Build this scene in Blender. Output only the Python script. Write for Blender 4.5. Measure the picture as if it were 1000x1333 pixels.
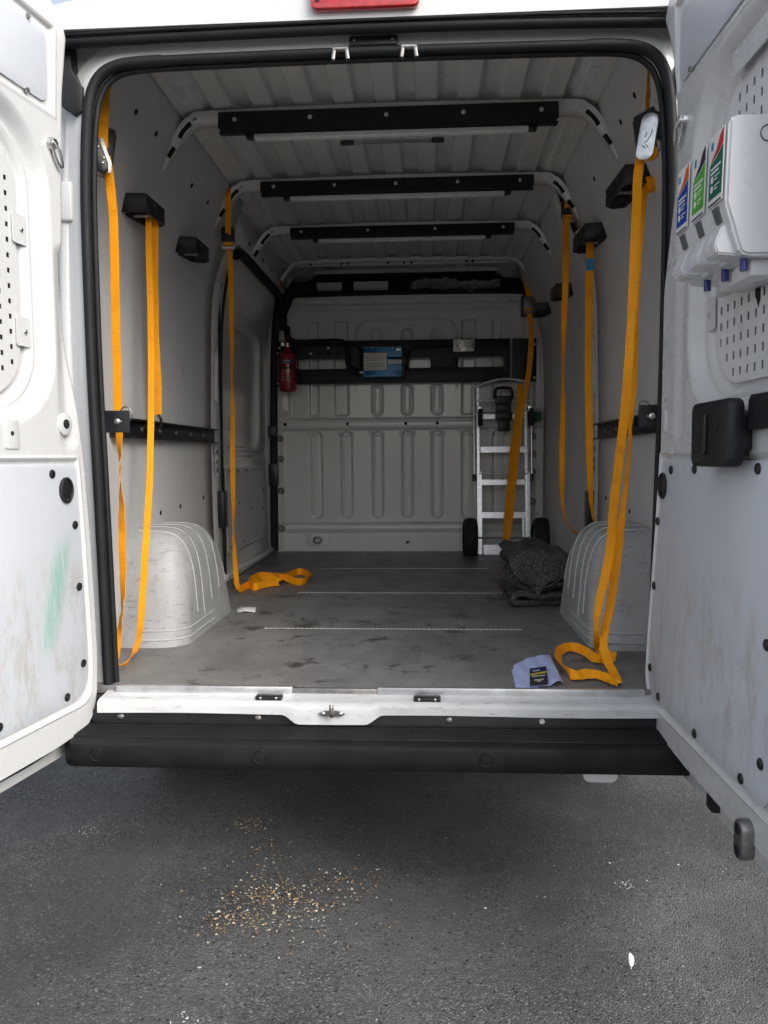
import bpy, bmesh, math, random
import numpy as np
from mathutils import Vector, Matrix
from mathutils.bvhtree import BVHTree
random.seed(7); np.random.seed(7)
PI = math.pi
for o in list(bpy.data.objects): bpy.data.objects.remove(o)
S = bpy.context.scene; COL = S.collection

# ------------------------------------------------------------------ camera, sky, sun, exposure
F_PX = 1001.0
yaw, pit, roll = math.atan(56/F_PX), math.atan(72/F_PX), .0075
CP = Vector((.142, -2.15, 1.21))
fw = Vector((-math.sin(yaw)*math.cos(pit), math.cos(yaw)*math.cos(pit), -math.sin(pit)))
rt = Vector((math.cos(yaw), math.sin(yaw), 0)); up = rt.cross(fw)
rt, up = rt*math.cos(roll)-up*math.sin(roll), up*math.cos(roll)+rt*math.sin(roll)
cam = bpy.data.cameras.new('camera'); co = bpy.data.objects.new('camera', cam); COL.objects.link(co)
cam.sensor_fit = 'HORIZONTAL'; cam.sensor_width = 36; cam.lens = 36*F_PX/1000
cam.clip_start = .02; cam.clip_end = 3000
m = Matrix((rt, up, -fw)).transposed().to_4x4(); m.translation = CP; co.matrix_world = m
S.camera = co
S.render.resolution_x, S.render.resolution_y = 768, 1024
w = bpy.data.worlds.new('World'); S.world = w; w.use_nodes = True
SUN_EL, SUN_ROT = math.radians(40), math.radians(135)      # behind the camera, to the right
sky = w.node_tree.nodes.new('ShaderNodeTexSky'); sky.sky_type = 'NISHITA'; sky.sun_disc = False
sky.sun_elevation = SUN_EL; sky.sun_rotation = SUN_ROT
sky.dust_density = 4.0; sky.air_density = 1.0
bg = w.node_tree.nodes['Background']; bg.inputs['Strength'].default_value = .15
hs = w.node_tree.nodes.new('ShaderNodeHueSaturation'); hs.inputs['Saturation'].default_value = .45   # thin white overcast
w.node_tree.links.new(sky.outputs[0], hs.inputs['Color']); w.node_tree.links.new(hs.outputs[0], bg.inputs['Color'])
sl = bpy.data.lights.new('sun', 'SUN'); sl.energy = .55; sl.angle = math.radians(36); sl.color = (1, .97, .92)
so = bpy.data.objects.new('sun', sl); COL.objects.link(so)
sd = Vector((math.sin(SUN_ROT)*math.cos(SUN_EL), math.cos(SUN_ROT)*math.cos(SUN_EL), math.sin(SUN_EL)))
so.rotation_euler = sd.to_track_quat('Z', 'Y').to_euler(); so.location = (6, -4, 8)
S.view_settings.view_transform = 'Standard'; S.view_settings.look = 'None'
S.cycles.max_bounces = 16; S.cycles.diffuse_bounces = 10
S.view_settings.gamma = 1; S.view_settings.use_curve_mapping = False
S.view_settings.exposure = 1.0

# ------------------------------------------------------------------ materials
class NT:
    def __init__(s, name):
        s.m = bpy.data.materials.new(name); s.m.use_nodes = True; s.t = s.m.node_tree
        s.b = s.t.nodes['Principled BSDF']; s.tc = None
    def n(s, typ, **kw):
        x = s.t.nodes.new(typ)
        for k, v in kw.items(): setattr(x, k, v)
        return x
    def l(s, a, b): s.t.links.new(a, b)
    def co(s, scale=(1, 1, 1), out='Object', rot=(0, 0, 0)):
        if not s.tc: s.tc = s.n('ShaderNodeTexCoord')
        mp = s.n('ShaderNodeMapping'); mp.inputs['Scale'].default_value = scale; mp.inputs['Rotation'].default_value = rot
        s.l(s.tc.outputs[out], mp.inputs[0]); return mp.outputs[0]
    def noise(s, sc, det=4, rough=.55, scale=(1, 1, 1), rot=(0, 0, 0)):
        x = s.n('ShaderNodeTexNoise'); x.inputs['Scale'].default_value = sc; x.inputs['Detail'].default_value = det
        x.inputs['Roughness'].default_value = rough; s.l(s.co(scale, rot=rot), x.inputs['Vector']); return x.outputs['Fac']
    def vor(s, sc, out='Color', scale=(1, 1, 1)):
        x = s.n('ShaderNodeTexVoronoi'); x.inputs['Scale'].default_value = sc
        s.l(s.co(scale), x.inputs['Vector']); return x.outputs[out]
    def ramp(s, fac, stops, interp='LINEAR'):
        r = s.n('ShaderNodeValToRGB'); r.color_ramp.interpolation = interp; e = r.color_ramp.elements
        while len(e) < len(stops): e.new(.5)
        for i, (p, c) in enumerate(stops):
            e[i].position = p; e[i].color = (c, c, c, 1) if not isinstance(c, tuple) else (*c, 1)
        s.l(fac, r.inputs[0]); return r.outputs[0]
    def math(s, op, a, b=None):
        x = s.n('ShaderNodeMath', operation=op)
        for i, v in enumerate((a, b)):
            if v is None: continue
            if isinstance(v, (int, float)): x.inputs[i].default_value = v
            else: s.l(v, x.inputs[i])
        return x.outputs[0]
    def mix(s, fac, a, b, mode='MIX'):
        x = s.n('ShaderNodeMix', data_type='RGBA', blend_type=mode)
        for i, v in ((0, fac), (6, a), (7, b)):
            if isinstance(v, (int, float)): x.inputs[i].default_value = v
            elif isinstance(v, tuple): x.inputs[i].default_value = (*v, 1)
            else: s.l(v, x.inputs[i])
        return x.outputs[2]
    def sep(s):
        x = s.n('ShaderNodeSeparateXYZ'); s.l(s.co(), x.inputs[0]); return x.outputs
    def box(s, a, lo, hi, soft=.02):                       # soft mask lo<a<hi
        r1 = s.n('ShaderNodeMapRange', interpolation_type='SMOOTHSTEP'); r2 = s.n('ShaderNodeMapRange', interpolation_type='SMOOTHSTEP')
        for r, e0, e1 in ((r1, lo-soft, lo+soft), (r2, hi+soft, hi-soft)):
            s.l(a, r.inputs[0]); r.inputs[1].default_value = e0; r.inputs[2].default_value = e1
        return s.math('MULTIPLY', r1.outputs[0], r2.outputs[0])
    def set(s, color=None, rough=None, metal=None, coat=None, spec=None):
        for k, v in (('Base Color', color), ('Roughness', rough), ('Metallic', metal), ('Coat Weight', coat), ('Specular IOR Level', spec)):
            if v is None: continue
            if isinstance(v, tuple): s.b.inputs[k].default_value = (*v, 1)
            elif isinstance(v, (int, float)): s.b.inputs[k].default_value = v
            else: s.l(v, s.b.inputs[k])
        return s
    def bump(s, h, strength=.3, dist=.002):
        x = s.n('ShaderNodeBump'); x.inputs['Strength'].default_value = strength; x.inputs['Distance'].default_value = dist
        s.l(h, x.inputs['Height']); s.l(x.outputs[0], s.b.inputs['Normal']); return s
M = {}
def basic(key, col, rough=.5, metal=0, var=.12, sc=18, coat=0, bump=0, bsc=300, spec=None):
    t = NT(key); n = t.noise(sc, 5)
    lo = tuple(c*(1-var) for c in col); hi = tuple(min(1, c*(1+var*.6)) for c in col)
    t.set(t.ramp(n, [(.3, lo), (.7, hi)]), t.ramp(t.noise(sc*1.7), [(.3, max(.03, rough-.08)), (.7, min(1, rough+.08))]), metal, coat, spec)
    if bump: t.bump(t.noise(bsc, 3), bump, .001)
    M[key] = t.m; return t
# painted steel, light grime in patches
t = NT('white_paint'); c = t.ramp(t.noise(2.2, 3, .5), [(.3, (.58, .59, .595)), (.7, (.625, .635, .64))])
sm = t.ramp(t.noise(44, 7, .75, (1, 1, .35)), [(.66, 0.), (.84, .16)])
c = t.mix(sm, c, (.50, .485, .45))
t.set(c, t.ramp(t.noise(9, 4), [(.3, .22), (.7, .36)]), coat=.35); t.b.inputs['Coat Roughness'].default_value = .08
t.bump(t.noise(30, 2), .04, .002); M['paint'] = t.m
t = NT('inner_paint'); c = t.ramp(t.noise(2, 3, .5), [(.3, (.66, .665, .635)), (.7, (.69, .695, .665))])
sm = t.ramp(t.noise(44, 6, .75, (1, 1, .6)), [(.66, 0.), (.82, .4)])
t.set(t.mix(sm, c, (.24, .235, .22)), t.ramp(t.noise(7, 4), [(.3, .30), (.7, .38)]), coat=.8); t.b.inputs['Coat Roughness'].default_value = .10
t.bump(t.noise(5, 1), .03, .003); M['inner'] = t.m
t = NT('grey_lining'); c = t.ramp(t.noise(2.4, 5, .6), [(.3, (.53, .53, .53)), (.7, (.58, .58, .58))])
sc_ = t.ramp(t.noise(26, 8, .78, (1, 1, .3)), [(.60, 0.), (.74, .6)]); c = t.mix(sc_, c, (.22, .215, .21))
sc2 = t.ramp(t.noise(60, 5, .7, (.2, .2, 1.6), rot=(.4, 0, 0)), [(.70, 0.), (.80, .5)]); c = t.mix(sc2, c, (.56, .55, .54))
t.set(c, t.ramp(t.noise(12), [(.3, .42), (.7, .58)])).bump(t.noise(240, 3), .08, .001); M['lining'] = t.m
# door boards: pale, skylight blue put into the colour, with tan rub streaks and small marks
def board(key, green):
    t = NT(key); c = t.ramp(t.noise(2.6, 5, .6), [(.3, (.53, .565, .615)), (.7, (.60, .635, .685))])
    X = t.sep()
    st = t.noise(9, 11, .80, (1.5, 1, .5), rot=(0, .75 if not green else -.75, 0))
    low = t.box(X[2], .50, .92, .12)
    msk = t.math('MULTIPLY', t.ramp(st, [(.49, 0.), (.64, 1.)]), low)
    c = t.mix(t.math('MULTIPLY', msk, .78), c, (.40, .355, .29))
    mk = t.ramp(t.noise(46, 7, .8, (1, 1, .7)), [(.63, 0.), (.72, 1.)]); big = t.ramp(t.noise(5, 2), [(.48, 0.), (.6, 1.)])
    c = t.mix(t.math('MULTIPLY', t.math('MULTIPLY', mk, big), .5), c, (.24, .235, .23))
    fine = t.ramp(t.noise(90, 4, .7, (1.5, 1, .12), rot=(0, .5, 0)), [(.62, 0.), (.74, .55)]); c = t.mix(fine, c, (.50, .49, .49))
    if green:
        a = t.math('ADD', X[0], t.math('MULTIPLY', X[2], .30))          # slanted scuff
        g = t.math('MULTIPLY', t.box(a, .455, .515, .022), t.box(X[2], .73, .98, .05))
        gs = t.ramp(t.noise(30, 5, .7, (3.2, 1, .3), rot=(0, -.3, 0)), [(.36, .1), (.58, 1.)])
        c = t.mix(t.math('MULTIPLY', g, gs), c, (.27, .51, .44))
    t.set(c, t.ramp(t.noise(14), [(.3, .36), (.7, .5)])).bump(t.noise(160, 3), .06, .001); M[key] = t.m
board('board', False); board('board_scuffed', True)
t = NT('floor_board'); n = t.noise(5, 7, .68, (1, .6, 1)); c = t.ramp(n, [(.28, (.120, .118, .115)), (.5, (.175, .172, .167)), (.72, (.235, .231, .225))])
dk = t.ramp(t.noise(8, 7, .72), [(.56, 0.), (.64, .9)]); c = t.mix(dk, c, (.045, .041, .038))
lt = t.ramp(t.noise(26, 6, .75, (.3, 1.6, 1)), [(.60, 0.), (.76, .55)]); c = t.mix(lt, c, (.25, .245, .24))
dr = t.ramp(t.noise(38, 6, .75, (1.8, .07, 1), rot=(0, 0, .12)), [(.60, 0.), (.72, .5)]); c = t.mix(dr, c, (.30, .298, .295))
dr2 = t.ramp(t.noise(30, 6, .75, (.09, 1.6, 1), rot=(0, 0, .2)), [(.63, 0.), (.73, .55)]); c = t.mix(dr2, c, (.06, .058, .056))
t.set(c, t.ramp(t.noise(9), [(.3, .42), (.7, .62)])).bump(t.noise(330, 3), .22, .0015); M['floor'] = t.m
t = NT('arch_plastic'); c = t.ramp(t.noise(3.5, 6, .65), [(.3, (.33, .335, .335)), (.7, (.43, .435, .435))])
g1 = t.ramp(t.noise(12, 8, .78, (1, 1, .6)), [(.50, 0.), (.72, .85)]); c = t.mix(g1, c, (.27, .26, .25))
g2 = t.ramp(t.noise(50, 6, .8, (.4, .4, 2.2)), [(.575, 0.), (.66, .9)]); c = t.mix(g2, c, (.13, .125, .12))
t.set(c, t.ramp(t.noise(20), [(.3, .42), (.7, .6)])).bump(t.noise(190, 3), .12, .001); M['arch'] = t.m
t = NT('sill_paint'); c = t.ramp(t.noise(6, 6, .65, (.5, 1, 1)), [(.3, (.50, .51, .515)), (.65, (.66, .67, .675))])
g1 = t.ramp(t.noise(30, 7, .78, (.4, 1.4, 1.4)), [(.55, 0.), (.70, .8)]); c = t.mix(g1, c, (.26, .25, .24))
g2 = t.ramp(t.noise(55, 7, .8, (.3, 2, 2)), [(.63, 0.), (.70, 1.)]); c = t.mix(g2, c, (.05, .045, .04))
t.set(c, t.ramp(t.noise(20), [(.3, .28), (.7, .5)]), coat=.2); M['sill'] = t.m
basic('arch_bead', (.47, .475, .475), .45)
basic('black_plastic', (.014, .014, .016), .42, var=.3, bump=.15, bsc=600)
basic('satin_black', (.013, .014, .018), .45, var=.3, bump=.06, bsc=500, spec=.35)
basic('rubber', (.012, .013, .015), .6, var=.3, sc=10, spec=.3)
basic('tyre', (.02, .02, .021), .8, var=.25)
t = NT('bumper_plastic'); c = t.ramp(t.noise(8, 6, .65), [(.35, (.006, .006, .007)), (.7, (.014, .014, .015))])
ds = t.ramp(t.noise(40, 7, .75, (.35, 1, 1)), [(.66, 0.), (.84, .4)]); c = t.mix(ds, c, (.07, .07, .07))
t.set(c, t.ramp(t.noise(12), [(.3, .45), (.7, .65)]), spec=.28).bump(t.noise(420, 3), .2, .001); M['bumper'] = t.m
basic('dark_void', (.008, .008, .008), .9)
basic('undersealed', (.02, .02, .02), .9)
basic('steel', (.62, .62, .62), .3, 1., var=.2, sc=40)
basic('dull_steel', (.34, .33, .32), .45, 1., var=.25, sc=40)
t = basic('aluminium', (.78, .79, .80), .32, 1., var=.05, sc=60)
basic('trim_alu', (.66, .67, .68), .38, .85, var=.25, sc=16)
basic('white_plastic', (.70, .71, .73), .3, var=.05, sc=4)
basic('blue_plastic', (.03, .04, .22), .3)
basic('grey_window', (.13, .15, .15), .25)
t = NT('orange_webbing'); c = t.ramp(t.noise(7, 4), [(.3, (.95, .335, .003)), (.7, (1., .395, .005))])
u = t.n('ShaderNodeUVMap'); sp = t.n('ShaderNodeSeparateXYZ'); t.l(u.outputs[0], sp.inputs[0])
rib = t.math('SINE', t.math('MULTIPLY', sp.outputs[1], 2*PI/.0058))
edge = t.math('ABSOLUTE', t.math('SUBTRACT', sp.outputs[0], .5))
st = t.box(edge, .37, .405, .012)
c = t.mix(t.math('MULTIPLY', st, .35), c, (.62, .18, .008))
c = t.mix(t.ramp(rib, [(0., 0.), (.9, .28)]), c, (1, .50, .04))
dirt = t.ramp(t.noise(17, 7, .75), [(.52, 0.), (.74, .5)]); c = t.mix(dirt, c, (.55, .20, .015)); gr = t.ramp(t.noise(60, 6, .8), [(.62, 0.), (.72, .6)]); c = t.mix(gr, c, (.22, .11, .03))
t.set(c, .55).bump(rib, .45, .0010); t.b.inputs['Specular IOR Level'].default_value = .22; M['web'] = t.m
basic('red_paint', (.26, .005, .007), .18, coat=.5, var=.1)
basic('label_navy', (.02, .03, .13), .4); basic('label_white', (.74, .74, .70), .5, var=.04)
basic('label_ink', (.03, .03, .035), .6); basic('label_red', (.55, .03, .03), .5)
basic('label_blue', (.012, .06, .36), .4); basic('label_green', (.09, .42, .055), .4); basic('label_teal', (.012, .13, .085), .4)
basic('label_orange', (.70, .10, .02), .4); basic('label_plum', (.045, .02, .06), .4); basic('label_yellow', (.75, .58, .05), .4)
basic('inverter_blue', (.012, .13, .30), .32, .3, var=.15); basic('light_blue', (.05, .28, .52), .35)
basic('socket_steel', (.42, .42, .40), .3, .8)
t = NT('red_lens'); t.set(t.ramp(t.vor(70, 'Distance'), [(.1, (.55, .004, .012)), (.7, (.36, .002, .006))]), .08, coat=1.); M['lens'] = t.m
basic('led_diffuser', (.80, .80, .78), .3, var=.06)
basic('orange_lens', (.5, .12, .01), .25); basic('green_tape', (.004, .10, .05), .6)
basic('paper', (.72, .72, .70), .7, var=.05)
t = NT('lilac_cloth'); t.set(t.ramp(t.noise(30, 3), [(.3, (.42, .50, .82)), (.7, (.50, .58, .88))]), .75).bump(t.noise(700, 2), .25, .0006); M['lilac'] = t.m
t = NT('felt_blanket'); n1 = t.noise(210, 5, .75, (1, .35, 1)); n2 = t.noise(14, 4)
c = t.ramp(n1, [(.36, (.008, .008, .010)), (.50, (.045, .045, .048)), (.60, (.22, .22, .225)), (.72, (.42, .42, .42))])
t.set(t.mix(t.ramp(n2, [(.3, 0.), (.7, .4)]), c, (.02, .02, .022)), .95).bump(n1, .8, .004); M['felt'] = t.m
basic('felt_hem', (.085, .085, .088), .95, var=.4, sc=120, bump=.3)
basic('felt_dark', (.02, .02, .022), .9, var=.5, sc=40)
t = NT('clear_film'); t.set((.7, .7, .72), .10); t.b.inputs['Alpha'].default_value = .35; t.b.inputs['Transmission Weight'].default_value = .3; M['film'] = t.m
# asphalt: stone chips in bitumen, worn pale patches
t = NT('asphalt'); v = t.vor(210); vs = t.n('ShaderNodeSeparateColor'); t.l(v, vs.inputs[0])
c = t.ramp(vs.outputs[0], [(0., (.040, .042, .045)), (.35, (.078, .080, .083)), (.72, (.120, .120, .120)), (.92, (.19, .19, .188)), (1., (.32, .315, .30))])
n3 = t.noise(260, 4, .75); c = t.mix(t.ramp(n3, [(.38, .75), (.55, 0.)]), c, (.014, .014, .015))
c = t.mix(t.ramp(t.noise(1.6, 6, .65), [(.42, 0.), (.62, .6)]), c, (.15, .147, .14))
c = t.mix(t.ramp(t.noise(6.5, 6, .7), [(.56, 0.), (.72, .3)]), c, (.19, .187, .18))
c = t.mix(t.ramp(t.noise(.9, 4, .6), [(.42, .6), (.56, 0.)]), c, (.032, .032, .035))
v2 = t.vor(75); v2s = t.n('ShaderNodeSeparateColor'); t.l(v2, v2s.inputs[0]); vd2 = t.vor(75, 'Distance')
pale = t.math('MULTIPLY', t.ramp(v2s.outputs[0], [(.90, 0.), (.93, .8)]), t.ramp(vd2, [(.20, 1.), (.30, 0.)])); c = t.mix(pale, c, (.24, .235, .22))
pit = t.math('MULTIPLY', t.ramp(v2s.outputs[1], [(.80, 0.), (.84, .9)]), t.ramp(vd2, [(.22, 1.), (.40, 0.)])); c = t.mix(pit, c, (.012, .012, .013))
big = t.ramp(t.noise(3.1, 7, .72), [(.47, 0.), (.62, .5)]); c = t.mix(big, c, (.055, .056, .06))
vd = t.vor(210, 'Distance'); h = t.math('SUBTRACT', t.math('MULTIPLY', n3, .7), vd)
t.set(c, t.ramp(n3, [(.3, .7), (.7, .95)])).bump(h, .9, .006); M['asphalt'] = t.m

# ------------------------------------------------------------------ helpers
def pt(x, y, ax='y', v=0.0):
    """real point on a plane of the place (x, y or z = v) seen along one sight line"""
    r = fw + rt*((x-500)/F_PX) - up*((y-666.5)/F_PX); i = 'xyz'.index(ax)
    return CP + r*((v-CP[i])/r[i])
def link(name, me, mat=None, parent=None, smooth=None):
    o = bpy.data.objects.new(name, me); COL.objects.link(o)
    if mat: 
        for mm in (mat if isinstance(mat, (list, tuple)) else [mat]): me.materials.append(M[mm] if isinstance(mm, str) else mm)
    if parent: o.parent = parent
    me.update()
    if smooth is not None:
        for p in me.polygons: p.use_smooth = True
        if smooth < 180: me.set_sharp_from_angle(angle=math.radians(smooth))
    return o
def fin(name, bm, mat, parent=None, smooth=35):
    me = bpy.data.meshes.new(name); bmesh.ops.recalc_face_normals(bm, faces=bm.faces); bm.to_mesh(me); bm.free()
    return link(name, me, mat, parent, smooth)
def tag(o, label=None, cat=None, group=None, kind=None):
    for k, v in (('label', label), ('category', cat), ('group', group), ('kind', kind)):
        if v: o[k] = v
    return o
def empty(name, loc, label, cat, group=None, rot=(0, 0, 0)):
    o = bpy.data.objects.new(name, None); COL.objects.link(o); o.location = loc; o.rotation_euler = rot; o.empty_display_size = .05
    return tag(o, label, cat, group)
def bbox(bm, lo, hi, bev=0, seg=2, mtx=None):
    r = bmesh.ops.create_cube(bm, size=1); vs = r['verts']
    for v in vs: v.co = Vector([lo[i]+(v.co[i]+.5)*(hi[i]-lo[i]) for i in range(3)])
    if bev:
        es = list({e for v in vs for e in v.link_edges})
        g = bmesh.ops.bevel(bm, geom=es, offset=bev, segments=seg, affect='EDGES', profile=.5); vs = list({v for f in g['faces'] for v in f.verts} | {v for v in vs if v.is_valid})
        vs = [v for v in vs if v.is_valid]
    if mtx: bmesh.ops.transform(bm, matrix=mtx, verts=vs)
    return vs
def box(name, lo, hi, mat, parent=None, bev=.003, seg=2, mtx=None):
    bm = bmesh.new(); bbox(bm, lo, hi, bev, seg, mtx); return fin(name, bm, mat, parent)
def cyl(bm, a, b, r, r2=None, n=16):
    a, b = Vector(a), Vector(b); d = b-a; q = d.to_track_quat('Z', 'Y').to_matrix().to_4x4(); q.translation = (a+b)/2
    g = bmesh.ops.create_cone(bm, cap_ends=True, segments=n, radius1=r, radius2=r if r2 is None else r2, depth=d.length)
    bmesh.ops.transform(bm, matrix=q, verts=g['verts']); return g['verts']
def rod(name, a, b, r, mat, parent=None, r2=None, n=16):
    bm = bmesh.new(); cyl(bm, a, b, r, r2, n); return fin(name, bm, mat, parent)
def dome(bm, c, d, r, h=None, n=12):
    """low domed head (bolt, plug) on point c, outward direction d"""
    d = Vector(d).normalized(); h = h or r*.5; q = d.to_track_quat('Z', 'Y').to_matrix().to_4x4(); q.translation = Vector(c)
    rings = [(1, 0), (.96, .45), (.7, .85), (.0, 1)]; prev = None; vs = []
    for k, (rr, hh) in enumerate(rings):
        if rr == 0: ring = [bm.verts.new(q @ Vector((0, 0, h)))]
        else: ring = [bm.verts.new(q @ Vector((r*rr*math.cos(2*PI*i/n), r*rr*math.sin(2*PI*i/n), h*hh))) for i in range(n)]
        if prev:
            for i in range(n):
                if len(ring) == 1: bm.faces.new((prev[i], prev[(i+1) % n], ring[0]))
                else: bm.faces.new((prev[i], prev[(i+1) % n], ring[(i+1) % n], ring[i]))
        prev = ring
def catmull(P, n=8, closed=False):
    P = [Vector(p) for p in P]; out = []; N = len(P)
    for i in range(N if closed else N-1):
        g = (lambda k: P[k % N]) if closed else (lambda k: P[max(0, min(N-1, k))])
        p0, p1, p2, p3 = g(i-1), g(i), g(i+1), g(i+2)
        for k in range(n):
            t = k/n
            out.append(.5*((2*p1)+(p2-p0)*t+(2*p0-5*p1+4*p2-p3)*t*t+(3*p1-p0-3*p2+p3)*t**3))
    if not closed: out.append(P[-1])
    return out
def tube(name, pts, r, mat, parent=None, closed=False, n=10, sub=8, flat=1.0, raw=False):
    bm = bmesh.new(); tube_bm(bm, pts, r, closed, n, sub, flat, raw); return fin(name, bm, mat, parent, 60)
def tube_bm(bm, pts, r, closed=False, n=10, sub=8, flat=1.0, raw=False):
    P = [Vector(p) for p in pts] if raw else catmull(pts, sub, closed); N = len(P); rings = []; nrm = None
    for i in range(N):
        t = (P[(i+1) % N]-P[i-1]) if closed else (P[min(i+1, N-1)]-P[max(i-1, 0)])
        if t.length < 1e-9: t = Vector((0, 0, 1))
        t.normalize()
        if nrm is None:
            a = Vector((0, 1, 0)) if abs(t.y) < .8 else Vector((1, 0, 0)); nrm = (a-t*a.dot(t)).normalized()
        else: nrm = (nrm-t*nrm.dot(t)).normalized()
        bi = t.cross(nrm); rr = r(i/(N-1)) if callable(r) else r
        rings.append([bm.verts.new(P[i]+nrm*rr*math.cos(2*PI*k/n)*flat+bi*rr*math.sin(2*PI*k/n)) for k in range(n)])
    for i in range(N if closed else N-1):
        A, B = rings[i], rings[(i+1) % N]
        for k in range(n): bm.faces.new((A[k], A[(k+1) % n], B[(k+1) % n], B[k]))
    if not closed: bm.faces.new(rings[0]); bm.faces.new(rings[-1][::-1])
def rrect(a0, a1, b0, b1, r=0, n=6):
    if r <= 0: return [(a0, b0), (a1, b0), (a1, b1), (a0, b1)]
    out = []
    for cx, cy, s in ((a1-r, b0+r, -PI/2), (a1-r, b1-r, 0), (a0+r, b1-r, PI/2), (a0+r, b0+r, PI)):
        for k in range(n+1): t = s+PI/2*k/n; out.append((cx+r*math.cos(t), cy+r*math.sin(t)))
    return out
def plate_mesh(outline, holes, t, bev=0.0):
    cu = bpy.data.curves.new('plate', 'CURVE'); cu.dimensions = '2D'; cu.fill_mode = 'BOTH'; cu.extrude = max(t/2-bev, .00005)
    if bev: cu.bevel_depth = bev; cu.bevel_resolution = 1; cu.offset = -bev
    for loop in [outline]+list(holes):
        sp = cu.splines.new('POLY'); sp.points.add(len(loop)-1); sp.use_cyclic_u = True
        for p, q in zip(sp.points, loop): p.co = (q[0], q[1], 0, 1)
    o = bpy.data.objects.new('plate', cu); COL.objects.link(o); dg = bpy.context.evaluated_depsgraph_get()
    me = bpy.data.meshes.new_from_object(o.evaluated_get(dg)); bpy.data.objects.remove(o); bpy.data.curves.remove(cu)
    me.materials.clear(); return me
def plate(name, outline, mat, fn, parent=None, holes=(), t=.004, bev=0.0, smooth=35):
    """sheet with rounded holes; fn maps (a, b, c) of the sheet to local 3-D"""
    me = plate_mesh(outline, holes, t, bev); me.name = name
    bm = bmesh.new(); bm.from_mesh(me); bmesh.ops.remove_doubles(bm, verts=bm.verts, dist=1e-6)
    for v in bm.verts: v.co = Vector(fn(*v.co))
    bmesh.ops.recalc_face_normals(bm, faces=bm.faces); bm.to_mesh(me); bm.free()
    return link(name, me, mat, parent, smooth)
def text(name, s, size, mat, fn, parent, t=.0006, align='CENTER'):
    cu = bpy.data.curves.new('text', 'FONT'); cu.body = s; cu.size = size; cu.extrude = t; cu.align_x = align; cu.align_y = 'CENTER'; cu.resolution_u = 2
    o = bpy.data.objects.new('text', cu); COL.objects.link(o); dg = bpy.context.evaluated_depsgraph_get()
    me = bpy.data.meshes.new_from_object(o.evaluated_get(dg)); bpy.data.objects.remove(o); bpy.data.curves.remove(cu); me.name = name; me.materials.clear()
    bm = bmesh.new(); bm.from_mesh(me)
    for v in bm.verts: v.co = Vector(fn(*v.co))
    bmesh.ops.recalc_face_normals(bm, faces=bm.faces); bm.to_mesh(me); bm.free()
    return link(name, me, mat, parent)
def sdf(u, v, u0, u1, v0, v1, r):
    qx = np.abs(u-(u0+u1)/2)-(u1-u0)/2+r; qy = np.abs(v-(v0+v1)/2)-(v1-v0)/2+r
    return np.hypot(np.maximum(qx, 0), np.maximum(qy, 0))+np.minimum(np.maximum(qx, qy), 0)-r
def stp(d, w):                                             # 1 inside (d<0), soft edge of width w
    x = np.clip(.5-d/w, 0, 1); return x*x*(3-2*x)
def grid(name, P, mat, parent=None, mask=None, smooth=180, flip=False):
    """P: array (nv, nu, 3)"""
    nv, nu, _ = P.shape; idx = np.arange(nv*nu).reshape(nv, nu)
    q = np.stack([idx[:-1, :-1], idx[:-1, 1:], idx[1:, 1:], idx[1:, :-1]], -1)
    if flip: q = q[..., ::-1]
    q = q[mask] if mask is not None else q.reshape(-1, 4)
    me = bpy.data.meshes.new(name); me.vertices.add(nv*nu); me.vertices.foreach_set('co', P.reshape(-1).astype(np.float32))
    me.loops.add(len(q)*4); me.loops.foreach_set('vertex_index', q.reshape(-1).astype(np.int32))
    me.polygons.add(len(q)); me.polygons.foreach_set('loop_start', np.arange(0, len(q)*4, 4, dtype=np.int32))
    me.update(calc_edges=True); me.validate()
    return link(name, me, mat, parent, smooth)
def copy_tree(o, parent=None):
    c = o.copy(); COL.objects.link(c)
    if parent: c.parent = parent
    for ch in o.children: copy_tree(ch, c)
    return c
def ribbon(name, keys, mat, parent, width=.05, thick=.0016, sub=10):
    """webbing: keys of (point, width direction[, width]) ; thin solid strip with UVs along its length"""
    P = catmull([k[0] for k in keys], sub); W = catmull([Vector(k[1]).normalized() for k in keys], sub)
    wd = [k[2] if len(k) > 2 else width for k in keys]; bm = bmesh.new(); uv = bm.loops.layers.uv.new('UVMap'); rows = []; L = 0
    for i, p in enumerate(P):
        t = P[min(i+1, len(P)-1)]-P[max(i-1, 0)]
        t.normalize(); wv = W[i]-t*W[i].dot(t)*.9
        wv = wv.normalized() if wv.length > 1e-6 else Vector((1, 0, 0)); n = t.cross(wv).normalized(); f = min(i/sub, len(wd)-1.001); k = int(f)
        hw = (wd[k]*(1-(f-k))+wd[k+1]*(f-k))/2
        if i: L += (p-P[i-1]).length
        sag = .0025*math.sin(i*.9)*.4
        rows.append(([bm.verts.new(p+wv*hw*s+n*(thick/2*q+sag)) for s, q in ((-1, 1), (0, 1.2), (1, 1), (1, -1), (0, -1.2), (-1, -1))], L))
    U = (0, .5, 1, 1, .5, 0)
    for (A, la), (B, lb) in zip(rows[:-1], rows[1:]):
        for k in range(6):
            j = (k+1) % 6; f = bm.faces.new((A[k], A[j], B[j], B[k]))
            for lp, uu, vv in zip(f.loops, (U[k], U[j], U[j], U[k]), (la, la, lb, lb)): lp[uv].uv = (uu, vv)
    bm.faces.new(rows[0][0][::-1]); bm.faces.new(rows[-1][0])
    return fin(name, bm, mat, parent, 50)
def bolts(name, pts, d, r, mat, parent, h=None):
    """a row of alike fixings: one mesh shared, one object each"""
    bm = bmesh.new(); dome(bm, (0, 0, 0), d, r, h); first = fin(name, bm, mat, parent, 40); first.location = pts[0]
    for p in pts[1:]:
        c = first.copy(); COL.objects.link(c); c.location = p
    return first
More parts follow.
